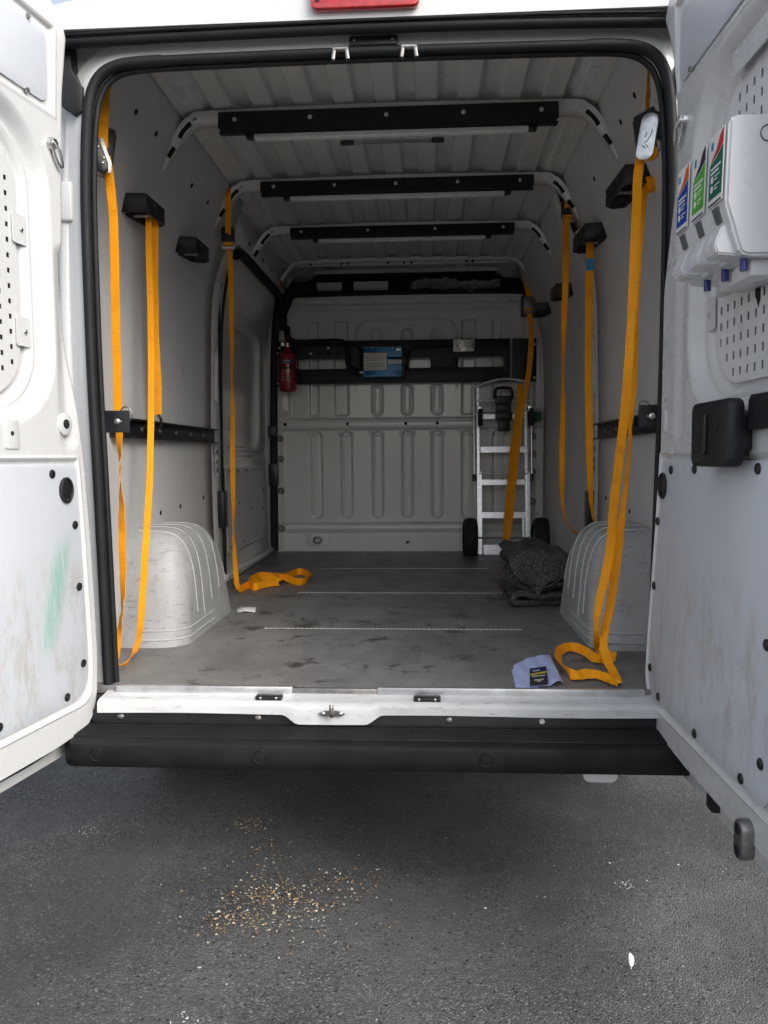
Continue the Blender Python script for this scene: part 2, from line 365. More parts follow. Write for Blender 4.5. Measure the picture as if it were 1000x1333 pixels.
# ------------------------------------------------------------------ ground
a = np.array([-400, -60, -12, -4, -2, 0, 2, 4, 12, 60, 400.]); X, Y = np.meshgrid(a, a)
g = grid('ground', np.stack([X, Y, X*0], -1), 'asphalt'); tag(g, 'grey worn asphalt car park surface under and behind the van', 'ground', kind='structure')

# ------------------------------------------------------------------ van shell
van = empty('panel_van', (0, 0, 0), 'white panel van seen from behind with both rear doors swung open', 'van')
ZS = np.array([.56, .9, 1.3, 1.9, 2.06, 2.18, 2.30, 2.46]); XS = np.array([.930, .938, .940, .925, .908, .868, .812, .742])
def wx(z):
    z = np.asarray(z, float); acc = 0                       # smoothed wall profile
    for k in (-.06, -.03, 0, .03, .06): acc = acc+np.interp(z+k, ZS, XS)
    return acc/5
def wall_grid(name, s, y0, y1, z0, z1, mat, off=0.0, ny=40, nz=60, hf=None, parent=van):
    y = np.linspace(y0, y1, ny); z = np.linspace(z0, z1, nz); Y, Z = np.meshgrid(y, z)
    h = hf(Y, Z) if hf else 0
    return grid(name, np.stack([s*(wx(Z)+off-h), Y, Z], -1), mat, parent, flip=(s > 0))
# outer skin: sides, roof, front, so that light only enters where it does in the van
for s in (-1, 1):
    wall_grid('side_panel', s, .02, 3.3, .40, 2.46, 'paint', off=.075)
prof = [(-1.0, 2.36), (-.93, 2.42), (-.80, 2.445), (-.68, 2.452), (-.64, 2.475), (-.59, 2.515), (-.5, 2.54), (-.25, 2.555), (0, 2.56)]
prof = prof+[(-x, z) for x, z in prof[-2::-1]]
bm = bmesh.new(); rings = []
for y, dz in ((-.060, -.024), (-.045, -.008), (.03, .002), (1, .02), (3.0, .02), (3.6, -.06), (4.3, -.5)):
    rings.append([bm.verts.new((x, y, z+dz)) for x, z in prof])
for A, B in zip(rings[:-1], rings[1:]):
    for k in range(len(prof)-1): bm.faces.new((A[k], A[k+1], B[k+1], B[k]))
lo = [bm.verts.new((x, -.060, 2.354)) for x, z in prof]; lo2 = [bm.verts.new((x, .10, 2.354)) for x, z in prof]
for k in range(len(prof)-1): bm.faces.new((rings[0][k], lo[k], lo[k+1], rings[0][k+1])); bm.faces.new((lo[k], lo2[k], lo2[k+1], lo[k+1]))
fin('roof_skin', bm, 'paint', van, 30)
bm = bmesh.new(); bbox(bm, (-1.0, 3.32, .35), (1.0, 4.3, 2.1), .15, 3); bbox(bm, (-.95, 4.2, .35), (.95, 5.2, 1.25), .15, 3); fin('cab_shell', bm, 'paint', van)
bm = bmesh.new(); bbox(bm, (-.93, 3.28, 1.9), (.93, 3.31, 2.5)); fin('cab_dark_sheet', bm, 'dark_void', van)  # black colour stands in for the unlit cab beyond the gap
bm = bmesh.new(); bbox(bm, (-.90, -.06, .42), (.90, 3.3, .535)); fin('underbody', bm, 'undersealed', van)
# rear wheels, just hidden by the bumper
for s in (-1, 1):
    bm = bmesh.new(); cyl(bm, (s*.75, .88, .285), (s*.93, .88, .285), .285, n=40); wh = fin('rear_wheel', bm, 'tyre', van)
    rod('rim', (s*.92, .88, .285), (s*.935, .88, .285), .17, 'dull_steel', wh, n=28)
# rear aperture frame (painted steel round the opening)
def seal_loop(off=0.0):
    L = [(-.779, .545), (-.781, .62), (-.785, .85), (-.791, 1.15), (-.797, 1.4), (-.799, 1.6), (-.799, 1.9), (-.793, 2.06), (-.784, 2.16), (-.770, 2.218), (-.745, 2.256), (-.705, 2.278), (-.64, 2.287), (-.5, 2.290), (-.25, 2.292), (0, 2.293)]
    R = [(-x, z) for x, z in L[-2::-1]]; return [(x*(1+off/.8), z+(off if z > 2 else 0)) for x, z in L+R]
inner = catmull([(x, 0, z) for x, z in seal_loop()], 6)
inner = [(p.x, p.z) for p in inner]
N = len(inner); rows = []
for k, (dd, yy) in enumerate(((.010, .05), (.006, .02), (.012, .0), (.03, .0), (.05, .012), (.075, .02))):
    row = []
    for i, (x, z) in enumerate(inner):
        a_, b_ = inner[max(i-1, 0)], inner[min(i+1, N-1)]; tx, tz = b_[0]-a_[0], b_[1]-a_[1]; l_ = math.hypot(tx, tz) or 1
        row.append((x-tz/l_*dd, yy, z+tx/l_*dd))
    rows.append(row)
fr = grid('rear_aperture', np.array(rows), 'paint', van, smooth=60)
def frame_map(a, b, c): return (a, .045+c, b)
# flat flange behind it out to the body side, top header bulge
outer = [(-.99, .40), (-.985, 1.5), (-.96, 2.0), (-.89, 2.30), (-.84, 2.39), (.84, 2.39), (.89, 2.30), (.96, 2.0), (.985, 1.5), (.99, .40)]
inner = [(x*1.014, z+(.012 if z > 2.1 else 0)) for x, z in inner]
poly = outer+[(.766, .40)]+[(x, z) for x, z in inner[::-1]]+[(-.766, .40)]
plate('rear_flange', poly, 'paint', frame_map, van, t=.02, bev=.003)
bm = bmesh.new(); tube_bm(bm, [(-.76, .035, 2.285), (-.6, .028, 2.312), (0, .024, 2.320), (.6, .028, 2.312), (.76, .035, 2.285)], .013, n=14, flat=.8); fin('header_swage', bm, 'paint', van, 60)
for s in (-1, 1):                                           # pillar swages and hinge pads beside the seal
    tube('pillar_swage', [(s*.86, .04, .5), (s*.875, .035, 1.0), (s*.885, .03, 1.5), (s*.87, .035, 1.95), (s*.835, .04, 2.2)], .021, 'paint', van, n=12)
    for zz in (1.93, 1.02):
        box('hinge_pad', (s*.868-.022, .004, zz-.055), (s*.868+.022, .05, zz+.055), 'paint', van, .008, 3)
    bolts('pillar_bolt', [(s*.852, .016, z) for z in (1.09, 1.01, .93, .87)], (0, -1, 0), .008, 'black_plastic', van)
# rubber seal
sp = [(x, -.012+.012*0, z) for x, z in seal_loop()]
rs = bmesh.new(); tube_bm(rs, sp, lambda f: .0145 if f < .42 or f > .58 else .0125, n=12, sub=8, flat=1.1)
tube_bm(rs, [(x*.980, .006, z-.012*min(1, max(0, (z-2.0)/.2))) for x, z in seal_loop()], .0085, n=8, sub=8)
fin('door_seal', rs, 'rubber', van, 60)
# top gutter rubber and black corner blocks
bm = bmesh.new()
tube_bm(bm, [(-.86, -.030, 2.334), (-.5, -.036, 2.337), (0, -.038, 2.339), (.5, -.036, 2.335), (.86, -.030, 2.328)], .0135, n=10, flat=1.2)
tube_bm(bm, [(-.86, -.048, 2.347), (-.5, -.054, 2.349), (0, -.056, 2.351), (.5, -.054, 2.349), (.86, -.048, 2.343)], .005, n=8)
fin('top_rubber', bm, 'rubber', van, 60)
for s in (-1, 1):
    plate('corner_block', [(s*.87, 2.355), (s*.832, 2.355), (s*.828, 2.28), (s*.81, 2.245), (s*.798, 2.23), (s*.80, 2.165), (s*.825, 2.155), (s*.87, 2.19)], 'black_plastic', lambda a, b, c: (a, .014+c, b), van, t=.05, bev=.004)
# high brake light in the roof edge
bl = plate('brake_light', rrect(-.156, .128, 2.368, 2.458, .018), 'lens', lambda a, b, c: (a, -.072+c*.6, b), van, t=.04, bev=.010)
for x in (-.137, .109): 
    bm = bmesh.new(); dome(bm, (x, -.085, 2.390), (0, -1, 0), .006); fin('screw', bm, 'label_ink', bl)
# latch cover with the two striker forks under the header
lc = box('latch_cover', (-.062, -.012, 2.310), (.068, .02, 2.336), 'black_plastic', van, .004)
for x in (-.048, .054):
    bm = bmesh.new(); dome(bm, (x, -.0125, 2.324), (0, -1, 0), .004); fin('screw', bm, 'dull_steel', lc)
for x in (-.083, .099):
    st_ = rod('striker', (x-.02, -.035, 2.290), (x+.02, -.035, 2.290), .0065, 'dull_steel', van)
    for q in (-.016, .016): rod('prong', (x+q, -.035, 2.291), (x+q*1.25, -.038, 2.262), .0055, 'dull_steel', st_, n=10)
# ceiling, pressed grooves running to the front
xs = np.linspace(-.755, .755, 420); ys = np.linspace(.03, 3.12, 700); X, Y = np.meshgrid(xs, ys)
ph = np.abs(((X+.0735) / .147) % 1-.5)*.147                 # distance from a groove centre
gv = stp(np.abs(.0735-ph)-.034, .010)
run = np.ones_like(Y)
run = run*stp(np.abs(X)-.66, .03)
H = 2.4665+.009*(1-(X/.64)**2).clip(-.3, 1)-.012*np.clip((np.abs(X)-.70)/.055, 0, 1)+.022*gv*run
grid('ceiling_panel', np.stack([X, Y, H], -1), 'inner', van, flip=True)
# roof bows: box section across, bending down on to the walls with two slots
for i, yb in enumerate((.72, 1.42, 2.12, 2.90)):
    P = [(-.835, 2.27), (-.80, 2.325), (-.755, 2.385), (-.725, 2.420), (-.69, 2.438), (-.64, 2.442), (0, 2.45), (.64, 2.442), (.69, 2.438), (.725, 2.420), (.755, 2.385), (.80, 2.325), (.835, 2.27)]
    PP = catmull([(x, 0, z) for x, z in P], 6); bm = bmesh.new(); rings = []
    hw = .040 if i < 3 else .030
    for k, p in enumerate(PP):
        tq = (PP[min(k+1, len(PP)-1)]-PP[max(k-1, 0)]).normalized(); n = Vector((-tq.z, 0, tq.x))
        e = abs(p.x); ww = hw*(1 if e < .74 else max(.35, 1-(e-.74)*5)); th = (.019 if e < .70 else .014)*(.55 if i == 3 else 1)
        rings.append([bm.verts.new(Vector((p.x, yb+a*ww, p.z+(.024 if i == 3 else 0)))+n*b*th) for a, b in ((-1, .9), (-.9, -.4), (-.6, -.95), (.6, -.95), (.9, -.4), (1, .9))])
    for A, B in zip(rings[:-1], rings[1:]):
        for k in range(5): bm.faces.new((A[k], A[k+1], B[k+1], B[k]))
    bm.faces.new(rings[0]); bm.faces.new(rings[-1][::-1])
    bow = fin('roof_bow', bm, 'inner', van, 50)
    if i < 3:
        for s in (-1, 1):
            tube('slot', [(s*.708, yb-.031, 2.421), (s*.735, yb-.030, 2.398), (s*.752, yb-.028, 2.372)], .0085, 'dark_void', bow, n=8, flat=.9)
            tube('slot', [(s*.773, yb-.024, 2.340), (s*.797, yb-.021, 2.308)], .0085, 'dark_void', bow, n=8, flat=.9)
# wall linings: grey boards
def lining(s, y0, y1, z0, z1):
    o = wall_grid('wall_lining', s, y0, y1, z0, z1, 'lining', ny=12, nz=90); md = o.modifiers.new('t', 'SOLIDIFY'); md.thickness = .008; md.offset = 0
    return o
wl = lining(-1, .07, 1.66, .565, 2.455); wr = lining(1, .07, 1.47, .565, 2.455); wr2 = lining(1, 1.60, 3.12, .565, 2.455)
def on_wall(s, y, z, off=.003): return (s*(float(wx(z))-off), y, z)
for s, wlo, pts in ((-1, wl, [(.38, 2.33), (.56, 2.335), (1.0, 2.31), (1.22, 2.315), (1.5, 1.02), (1.15, 1.0), (.9, .99), (.4, .95), (.3, 1.2)]),
                    (1, wr, [(.38, 2.33), (.56, 2.325), (1.02, 2.30), (1.3, 1.02), (.9, .99), (.4, .95)])):
    for y, z in pts:
        bm = bmesh.new(); nrm = Vector((-s, 0, -float(wx(z+.01)-wx(z-.01))/.02*-1)).normalized()
        dome(bm, on_wall(s, y, z), (-s, 0, -.6 if z > 2.1 else 0), .011, .004); fin('plug', bm, 'dark_void', wlo)
# recess (outer wall) behind pillars
for s in (-1, 1): wall_grid('inner_panel', s, 1.40, 3.2, .56, 2.47, 'inner', off=.045)
# pillars between lining and what follows
def pillar(s, y0, y1, zb):
    def hf(Y, Z):
        f = (Y-y0)/(y1-y0)
        return .028*np.sin(np.clip(f, 0, 1)*PI)**.5 - .022*stp(sdf(Y, Z, y0+.04, y1-.03, 1.12, 1.27, .02), .02)-.02*stp(sdf(Y, Z, y0+.05, y1-.05, 1.5, 1.75, .02), .02)
    p = wall_grid('pillar', s, y0, y1, zb, 2.24, 'paint', off=.018, ny=30, nz=120, hf=hf)
    for z in (1.15, 1.19, 1.24):
        bm = bmesh.new(); dome(bm, (s*(float(wx(z))-.004), (y0+y1)/2+.01, z), (-s, 0, 0), .013, .008); fin('pillar_bolt', bm, 'dull_steel', p)
    box('pillar_pad', (s*.915-.018, (y0+y1)/2-.015, .85), (s*.915+.018, y1-.01, 1.04), 'black_plastic', p, .004)
    tube('loose_wire', [(s*.92, y1+.01, 2.2), (s*.93, y1+.015, 1.7), (s*.925, y1, 1.2), (s*.93, y1+.01, .9)], .006, 'rubber', p, n=6)
pillar(-1, 1.665, 1.82, .56); pillar(1, 1.475, 1.595, .56)
# cant rail above the side door with pressed holes
bm = bmesh.new(); bbox(bm, (-.88, 1.83, 2.30), (-.80, 3.12, 2.42), .02, 3, Matrix.Identity(4)); cr = fin('cant_rail', bm, 'inner', van)
for y in (2.0, 2.2, 2.35, 2.6, 2.8): rod('hole', (-.802, y, 2.35), (-.7985, y, 2.35), .014, 'dark_void', cr, n=12)
rod('marker_lens', (-.802, 2.86, 2.33), (-.79, 2.86, 2.33), .022, 'orange_lens', cr)
# ------------------------------------------------------------------ sliding side door
y = np.linspace(1.80, 3.02, 170); z = np.linspace(.58, 2.32, 230); Y, Z = np.meshgrid(y, z)
d1 = sdf(Y, Z, 2.0, 2.86, 1.28, 1.96, .10); d2 = sdf(Y, Z, 1.92, 2.90, .68, 1.165, .03)
h = -.055*stp(d1, .04)-.012*stp(np.abs(d1+.10)-.02, .02)+.006*stp(d2, .008)-.012*stp(np.abs(Z-1.235)-.02, .03)-.006*stp(np.abs(Z-2.03)-.004, .006)
sdr = grid('sliding_door', np.stack([-(wx(Z)+.018-h), Y, Z], -1), 'inner', van)
plate('door_panel', rrect(1.93, 2.89, .69, 1.155, .02), 'lining', lambda a, b, c: (-(float(wx(b))-.0+c), a, b), sdr, t=.006)
bolts('rivet', [(-.935+.0, yy, 1.135) for yy in (2.0, 2.2, 2.4, 2.6, 2.8)]+[(-.932, 2.85, zz) for zz in (.75, .88, 1.0)]+[(-.932, yy, .72) for yy in (2.0, 2.3, 2.6)]+[(-.934, 2.2, .95), (-.934, 2.5, .9)], (1, 0, 0), .009, 'label_ink', sdr, .004)
sv = bmesh.new()
tube_bm(sv, [(-.90, 3.035, .58), (-.895, 3.04, 1.2), (-.885, 3.045, 1.8), (-.865, 3.04, 2.10), (-.835, 2.99, 2.24), (-.825, 2.85, 2.275), (-.825, 2.4, 2.275), (-.825, 1.95, 2.275), (-.835, 1.84, 2.25)], .026, n=10)
fin('side_door_seal', sv, 'rubber', van, 60)
tube('side_door_edge', [(-.925, 1.835, .6), (-.93, 1.84, 1.3), (-.915, 1.84, 1.9), (-.86, 1.84, 2.25)], .008, 'rubber', van, n=8)
box('door_lock', (-.925, 3.0, 1.02), (-.865, 3.06, 1.17), 'black_plastic', van, .006); box('door_lock', (-.92, 2.97, 1.35), (-.87, 3.05, 1.42), 'black_plastic', van, .006)
# step edge beside the floor
box('step_edge', (-.945, 1.80, .56), (-.90, 3.05, .60), 'inner', van, .01, 3)
# ------------------------------------------------------------------ bulkhead: pressed steel wall
xs = np.linspace(-.93, .93, 380); zs = np.linspace(.56, 2.36, 400); X, Z = np.meshgrid(xs, zs)
h = np.zeros_like(X)
def rib(x0, x1, z0, z1, r, dep, w=.018):
    global h; h = h + dep*stp(sdf(X, Z, x0, x1, z0, z1, r), w)
for xc in (-.62, -.41, -.195, .01, .215, .42, .63):
    rib(xc-.036, xc+.036, .79, 1.385, .034, -.022); rib(xc-.021, xc+.021, .805, 1.37, .02, .004, .012)
    h = h+.006*stp(sdf(X, Z, xc-.05, xc+.05, 1.355, 1.39, .004), .012)
h = h+.020*stp(np.abs(Z-1.435)-.035, .02)                     # belt
h = h-.006*stp(np.abs(Z-1.435)-.018, .012)
for xc in (-.195, .01, .215):
    rib(xc-.036, xc+.036, 1.495, 1.705, .034, -.022); rib(xc-.018, xc+.018, 1.51, 1.69, .016, .006, .01)
    rib(xc-.036, xc+.036, 1.90, 2.075, .034, -.022); rib(xc-.016, xc+.016, 1.91, 2.055, .014, .006, .01)
for xc, ww in ((-.63, .03), (-.44, .045), (.43, .045), (.62, .03)):
    rib(xc-ww, xc+ww, 1.495, 2.13, .01, -.022, .014)
d = sdf(X, Z, -.335, .345, 1.6, 2.135, .10); h = h+.014*stp(np.abs(d)-.006, .010)*stp(1.75-Z, .2)
d = sdf(X, Z, -.80, .80, 1.2, 2.205, .10); h = h+.026*stp(-d, .03)*np.clip((Z-1.48)/.05, 0, 1)
h = h+.045*stp(.70-Z, .03)*0+.040*stp(Z-.695, .03)*stp(np.abs(X)-.90, .04)    # foot box
h = h-.020*stp(np.abs(Z-.728)-.020, .02)
h = h-.008*stp(np.abs(Z-2.25)-.012, .014)
h = h+.03*stp(.86-np.abs(X), .05)
topz = 2.285-.10*np.clip((np.abs(X)-.72)/.13, 0, 1)**2
mask = (Z < topz)[:-1, :-1]
bh = grid('bulkhead', np.stack([X, 3.15-h, Z], -1), 'inner', van, mask=mask)
tube('top_flange', [(-.86, 3.115, 2.15), (-.83, 3.115, 2.22), (-.78, 3.11, 2.262), (-.70, 3.11, 2.280), (0, 3.11, 2.286), (.70, 3.11, 2.280), (.78, 3.11, 2.262), (.83, 3.115, 2.22), (.86, 3.115, 2.15)], .009, 'inner', bh, n=8)
for x, z in ((-.86, .72), (-.86, 1.34), (-.86, 1.20), (-.86, .98), (.86, 1.34), (.86, 1.22), (.86, 1.10), (.86, .9)):
    bm = bmesh.new(); tube_bm(bm, [(x+.018*math.cos(a_), 3.105, z+.018*math.sin(a_)) for a_ in np.linspace(0, 2*PI, 14)[:-1]], .005, True, 6, 2); dome(bm, (x, 3.11, z), (0, -1, 0), .009, .012); fin('body_fixing', bm, 'dull_steel', bh)
bolts('belt_hole', [(x, 3.128, 1.436) for x in (-.83, -.40, .0, .215)], (0, -1, 0), .011, 'dark_void', bh, .003)
bolts('flange_bolt', [(x, 3.102, 2.245) for x in (-.72, -.45, -.2, .2, .5, .7)], (0, -1, 0), .010, 'steel', bh, .005)
plate('eye_plate', rrect(-.69, -.53, .60, .685, .015), 'inner', lambda a, b, c: (a, 3.105+c, b), bh, t=.012, bev=.003)
le = tube('lashing_eye', [(-.61+.026*math.cos(a_), 3.08, .64+.02*math.sin(a_)) for a_ in np.linspace(0, 2*PI, 14)[:-1]], .007, 'dull_steel', bh, True, 8, 3)
bm = bmesh.new(); dome(bm, (.01, 3.105, .625), (0, -1, 0), .02, .006); fin('floor_plug', bm, 'inner', bh); bm = bmesh.new(); dome(bm, (.01, 3.098, .625), (0, -1, 0), .010, .003); fin('plug_hole', bm, 'dark_void', bh)
# front header beam over the gap, black shelf lip in the gap
box('header_beam', (-.80, 2.932, 2.452), (.80, 2.965, 2.475), 'inner', van, .015, 3)
bolts('beam_hole', [(x, 2.8695, 2.448) for x in (-.6, -.4, -.36, -.1, 0, .05, .4, .44)], (0, -1, 0), .008, 'dark_void', van, .002)
box('overhead_shelf', (-.84, 3.165, 2.26), (.84, 3.27, 2.345), 'black_plastic', van, .02, 3)
box('shelf_papers', (-.62, 3.24, 2.355), (-.44, 3.25, 2.415), 'label_white', van, .002)
plate('light_block_plate', [(-1.02, .50), (1.02, .50), (1.02, 2.3), (.9, 2.49), (-.9, 2.49), (-1.02, 2.3)], 'inner', lambda a, b, c: (a, 3.21+c, b), van, [[(-.84, 2.12), (.84, 2.12), (.84, 2.32), (.76, 2.465), (-.76, 2.465), (-.84, 2.32)]], t=.02)  # plate added to stop daylight leaking in past the bulkhead edges
box('sun_visor', (-.36, 3.25, 2.36), (-.12, 3.262, 2.42), 'led_diffuser', van, .004, 2, Matrix.Rotation(.0, 4, 'Y'))
# black corner moulding at the top left of the bulkhead
bm = bmesh.new(); bbox(bm, (-.885, 3.05, 2.07), (-.80, 3.13, 2.20), .02, 3); tube_bm(bm, [(-.84, 3.08, 2.17), (-.81, 3.08, 2.24), (-.76, 3.09, 2.32), (-.6, 3.12, 2.36)], .04, n=10)
tube_bm(bm, [(-.80, 3.08, 2.09), (-.795, 3.07, 2.05), (-.79, 3.06, 2.0)], .022, n=10); fin('cable_grommet', bm, 'rubber', van)
# ------------------------------------------------------------------ floor, sill, bumper
fl = box('floor_board', (-.925, -.030, .538), (.925, 3.12, .56), 'floor', van, .002)
for yy in (.715, 1.485, 2.29):                              # three stitched joint strips
    bm = bmesh.new(); x = -.478
    while x < .488:
        lx = random.uniform(.012, .016); bbox(bm, (x, yy-.0035+random.uniform(-.0008, .0008), .5595), (x+lx, yy+.0035+random.uniform(-.0008, .0008), .5612)); x += lx+random.uniform(.003, .005)
    o = fin('joint_strip', bm, 'label_white', fl); o['kind'] = 'stuff'
box('edge_trim', (-.745, -.046, .534), (-.238, -.031, .566), 'trim_alu', van, .002)
box('edge_trim', (.002, -.046, .534), (.738, -.031, .566), 'trim_alu', van, .002)
box('edge_strip', (-.2375, -.041, .536), (.0015, -.031, .561), 'dull_steel', van, .002)
xs = np.linspace(-.775, .775, 160); vv = np.linspace(0, 1, 26); X, V = np.meshgrid(xs, vv)
sc = stp(np.abs(X+.118)-.115, .05)                           # dished centre round the latch pin
yp = np.interp(V, [0, .25, .42, .55, .64, 1], [-.028, -.060, -.092, -.104, -.1055, -.106]); zp = np.interp(V, [0, .25, .42, .55, .64, 1], [.547, .544, .541, .535, .528, .507])
low = np.clip((V-.2)/.8, 0, 1); yp = yp-.012*sc*low; zp = zp-.004*sc*low-.018*sc*(V-.0)*(low)+.0*V
zp = zp+.0015*np.sin(X*9)*low
sill = grid('sill', np.stack([X, yp, zp], -1), 'sill', van, smooth=40)
for x in (-.297, .141):
    pad = box('sill_pad', (x-.037, -.092, .540), (x+.037, -.062, .552), 'black_plastic', sill, .003)
    bolts('screw', [(x-.022, -.0925, .548), (x+.022, -.0925, .548)], (0, -1, 0), .0035, 'steel', pad)
lp = plate('latch_plate', [(-.155, .515), (-.135, .5235), (-.10, .5235), (-.08, .515), (-.10, .509), (-.135, .509)], 'dull_steel', lambda a, b, c: (a, -.110+c-.012, b), sill, t=.004)
tube('latch_pin', [(-.116, -.123, .514), (-.116, -.140, .518), (-.116, -.142, .536), (-.116, -.138, .545)], .0062, 'dull_steel', sill, n=10)
bolts('latch_screw', [(-.140, -.125, .516), (-.093, -.125, .516)], (0, -1, 0), .006, 'steel', sill)
rp = box('rear_skirt', (-.80, -.088, .36), (.80, -.062, .510), 'black_plastic', van, .002)
bolts('washer', [(-.715, -.089, .490), (-.327, -.089, .490), (.201, -.089, .490)], (0, -1, 0), .010, 'dull_steel', rp, .005)
bolts('white_clip', [(.452, -.089, .490)], (0, -1, 0), .008, 'label_white', rp, .005)
pf = [(-.088, .470), (-.104, .474)]
for k in range(8): y0 = -.108-k*.0092; pf += [(y0, .4710-k*.0010), (y0-.0012, .4765-k*.0010), (y0-.0048, .4765-k*.0010), (y0-.0060, .4710-k*.0010)]
pf += [(-.187, .464), (-.200, .461), (-.2065, .455), (-.209, .445), (-.2095, .42), (-.208, .402), (-.202, .392), (-.19, .388), (-.08, .386)]
bm = bmesh.new(); rings = []
for x in list(np.linspace(-.845, -.80, 8))+list(np.linspace(-.78, .80, 30))+list(np.linspace(.81, .85, 8)):
    e = max(0, (-.795-x)/.05, (x-.80)/.055); f = math.sqrt(max(.0, 1-e*e)); f = .45+.55*f; zc = .43
    rings.append([bm.verts.new((x, -.08+(yy+.08)*f, zc+(zz-zc)*(.6+.4*f))) for yy, zz in pf])
for A, B in zip(rings[:-1], rings[1:]):
    for k in range(len(pf)-1): bm.faces.new((A[k], A[k+1], B[k+1], B[k]))
bm.faces.new(rings[0]); bm.faces.new(rings[-1][::-1])
bp = fin('bumper', bm, 'bumper', van, 30)
for x in (-.735, -.297, .292):
    bm = bmesh.new(); tube_bm(bm, [(x+.017*math.cos(a_), -.211, .429+.017*math.sin(a_)) for a_ in np.linspace(0, 2*PI, 20)[:-1]], .0022, True, 6, 2); dome(bm, (x, -.2105, .429), (0, -1, 0), .0145, .002, 20); fin('parking_sensor', bm, 'bumper', bp)
plate('tow_cover', rrect(.555, .648, .338, .39, .02), 'white_plastic', lambda a, b, c: (a, -.12+c, b), van, t=.02, bev=.005)
# ------------------------------------------------------------------ rear doors
def rear_door(side):
    if side < 0:
        P0, D, Nn, sx = Vector((-.78, 0, 0)), Vector((-.174, -.985, 0)), Vector((.985, -.174, 0)), 1
        edge = [(.455, .05), (.462, .17), (.475, .095), (.50, .068), (.56, .052), (.65, .045), (.8, .05), (1.0, .06), (1.2, .075), (1.35, .10), (1.5, .13), (1.7, .145), (1.95, .13), (2.16, .117), (2.31, .092), (2.35, .106), (2.385, .17), (2.41, .28)]
        edge[0] = (.455, .30)
    else:
        P0, D, Nn, sx = Vector((.755, 0, 0)), Vector((.02, -1, 0)), Vector((-1, -.02, 0)), -1
        edge = [(.458, .30), (.462, .19), (.475, .07), (.501, .003), (.54, -.026), (.65, -.02), (.81, .007), (1.0, .04), (1.2, .068), (1.45, .071), (1.63, .074), (1.76, .115), (1.894, .158), (2.0, .155), (2.143, .136), (2.25, .09), (2.32, .045), (2.37, .08), (2.41, .22)]
    door = bpy.data.objects.new('rear_door', None)             # replaced by the mesh below
    bpy.data.objects.remove(door)
    mtx = Matrix((sx*D, Nn, Vector((0, 0, 1)))).transposed().to_4x4(); mtx.translation = P0
    loc = lambda s, n, z: Vector((sx*s, n, z))
    zz = np.concatenate([np.linspace(.458, .56, 40)[:-1], np.linspace(.56, 2.30, 400)[:-1], np.linspace(2.30, 2.41, 40)])
    tt = np.concatenate([np.linspace(0, .1, 24)[:-1], np.linspace(.1, 1, 230)])
    es = np.interp(zz, [e[0] for e in edge], [e[1] for e in edge])
    k = 7; esm = np.array([es[max(0, i-k):i+k+1].mean() for i in range(len(es))]); es = np.where((zz > .6) & (zz < 2.28), esm, es)
    T, Z = np.meshgrid(tt, zz); Sx = es[:, None]+(.86-es[:, None])*T
    a0 = .215 if side < 0 else .285
    h = -.030*stp(sdf(Sx, Z, a0, .83, 1.315, 2.045, .17), .05)
    h = h-.010*stp(sdf(Sx, Z, a0+.045, .80, 1.345, 2.005, .14), .016)
    h = h+.004*stp(np.abs(sdf(Sx, Z, a0+.030, .81, 1.335, 2.02, .15))-.004, .010)
    pl = .098 if side < 0 else None
    s0 = es[:, None]+(.048 if side < 0 else .026)              # lower board recess follows the edge
    dlow = np.maximum(np.maximum(s0-Sx, Sx-.765), np.maximum((.545 if side < 0 else .535)-Z, Z-1.205))
    cx, cz, r = (.145 if side < 0 else .065), (.605 if side < 0 else .60), .06
    dc = np.where((Sx < cx) & (Z < cz), np.hypot(Sx-cx, Z-cz)-r, -1); dlow = np.maximum(dlow, dc)
    h = h-.007*stp(dlow, .006)+.0035*stp(np.abs(dlow-.008)-.003, .006)
    u0 = .165 if side < 0 else .150
    uz1 = 2.305
    dup = np.maximum(np.maximum((u0 + .10*np.clip((2.2-Z), -.1, .1)*.6)-Sx, Sx-.80), np.maximum(2.095-Z, Z-uz1))
    h = h-.008*stp(dup, .008)+.003*stp(np.abs(dup-.010)-.003, .008)
    h = h-.012*stp(sdf(Sx, Z, a0-.09, a0-.045, 1.25, 1.75, .02), .05)*(1 if side < 0 else .6)   # shallow swage beside the window
    h = h-.010*np.clip((T*0+ (es[:, None]+.018-Sx))/.018, 0, 1)**2
    P = np.stack([sx*Sx, h, Z], -1)
    door = grid('rear_door', P, 'paint', van, smooth=180, flip=(side < 0)); door.matrix_local = mtx
    me = door.data
    # turned edge and outer skin
    bm = bmesh.new(); bm.from_mesh(me); bd = [e for e in bm.edges if e.is_boundary]
    g = bmesh.ops.extrude_edge_only(bm, edges=bd); nv = [v for v in g['geom'] if isinstance(v, bmesh.types.BMVert)]
    for v in nv: v.co.y = -.045
    bmesh.ops.recalc_face_normals(bm, faces=bm.faces); bm.to_mesh(me); bm.free()
    for p in me.polygons: p.use_smooth = True
    me.set_sharp_from_angle(angle=math.radians(50))
    sk = [(e[1]-.02, e[0]) for e in edge]
    out = [(sx*(s if z > .5 else max(s-.03, .0)), z if z > .5 else z) for s, z in sk if z > .52]
    lipz = .398 if side < 0 else .372
    lip_s = [(.02, .50), (.055, lipz+.008), (.075, lipz)] if side < 0 else [(.02, .47), (.11, lipz+.008), (.14, lipz)]
    skin = [(sx*.875, lipz), (sx*.875, 2.43), (sx*.25, 2.43)]+[(sx*s, z) for s, z in sk[::-1] if z > .52]+[(sx*s, z) for s, z in lip_s]
    plate('outer_skin', skin, 'paint', lambda a, b, c: (a, -.054+c, b), door, t=.010, bev=.003)
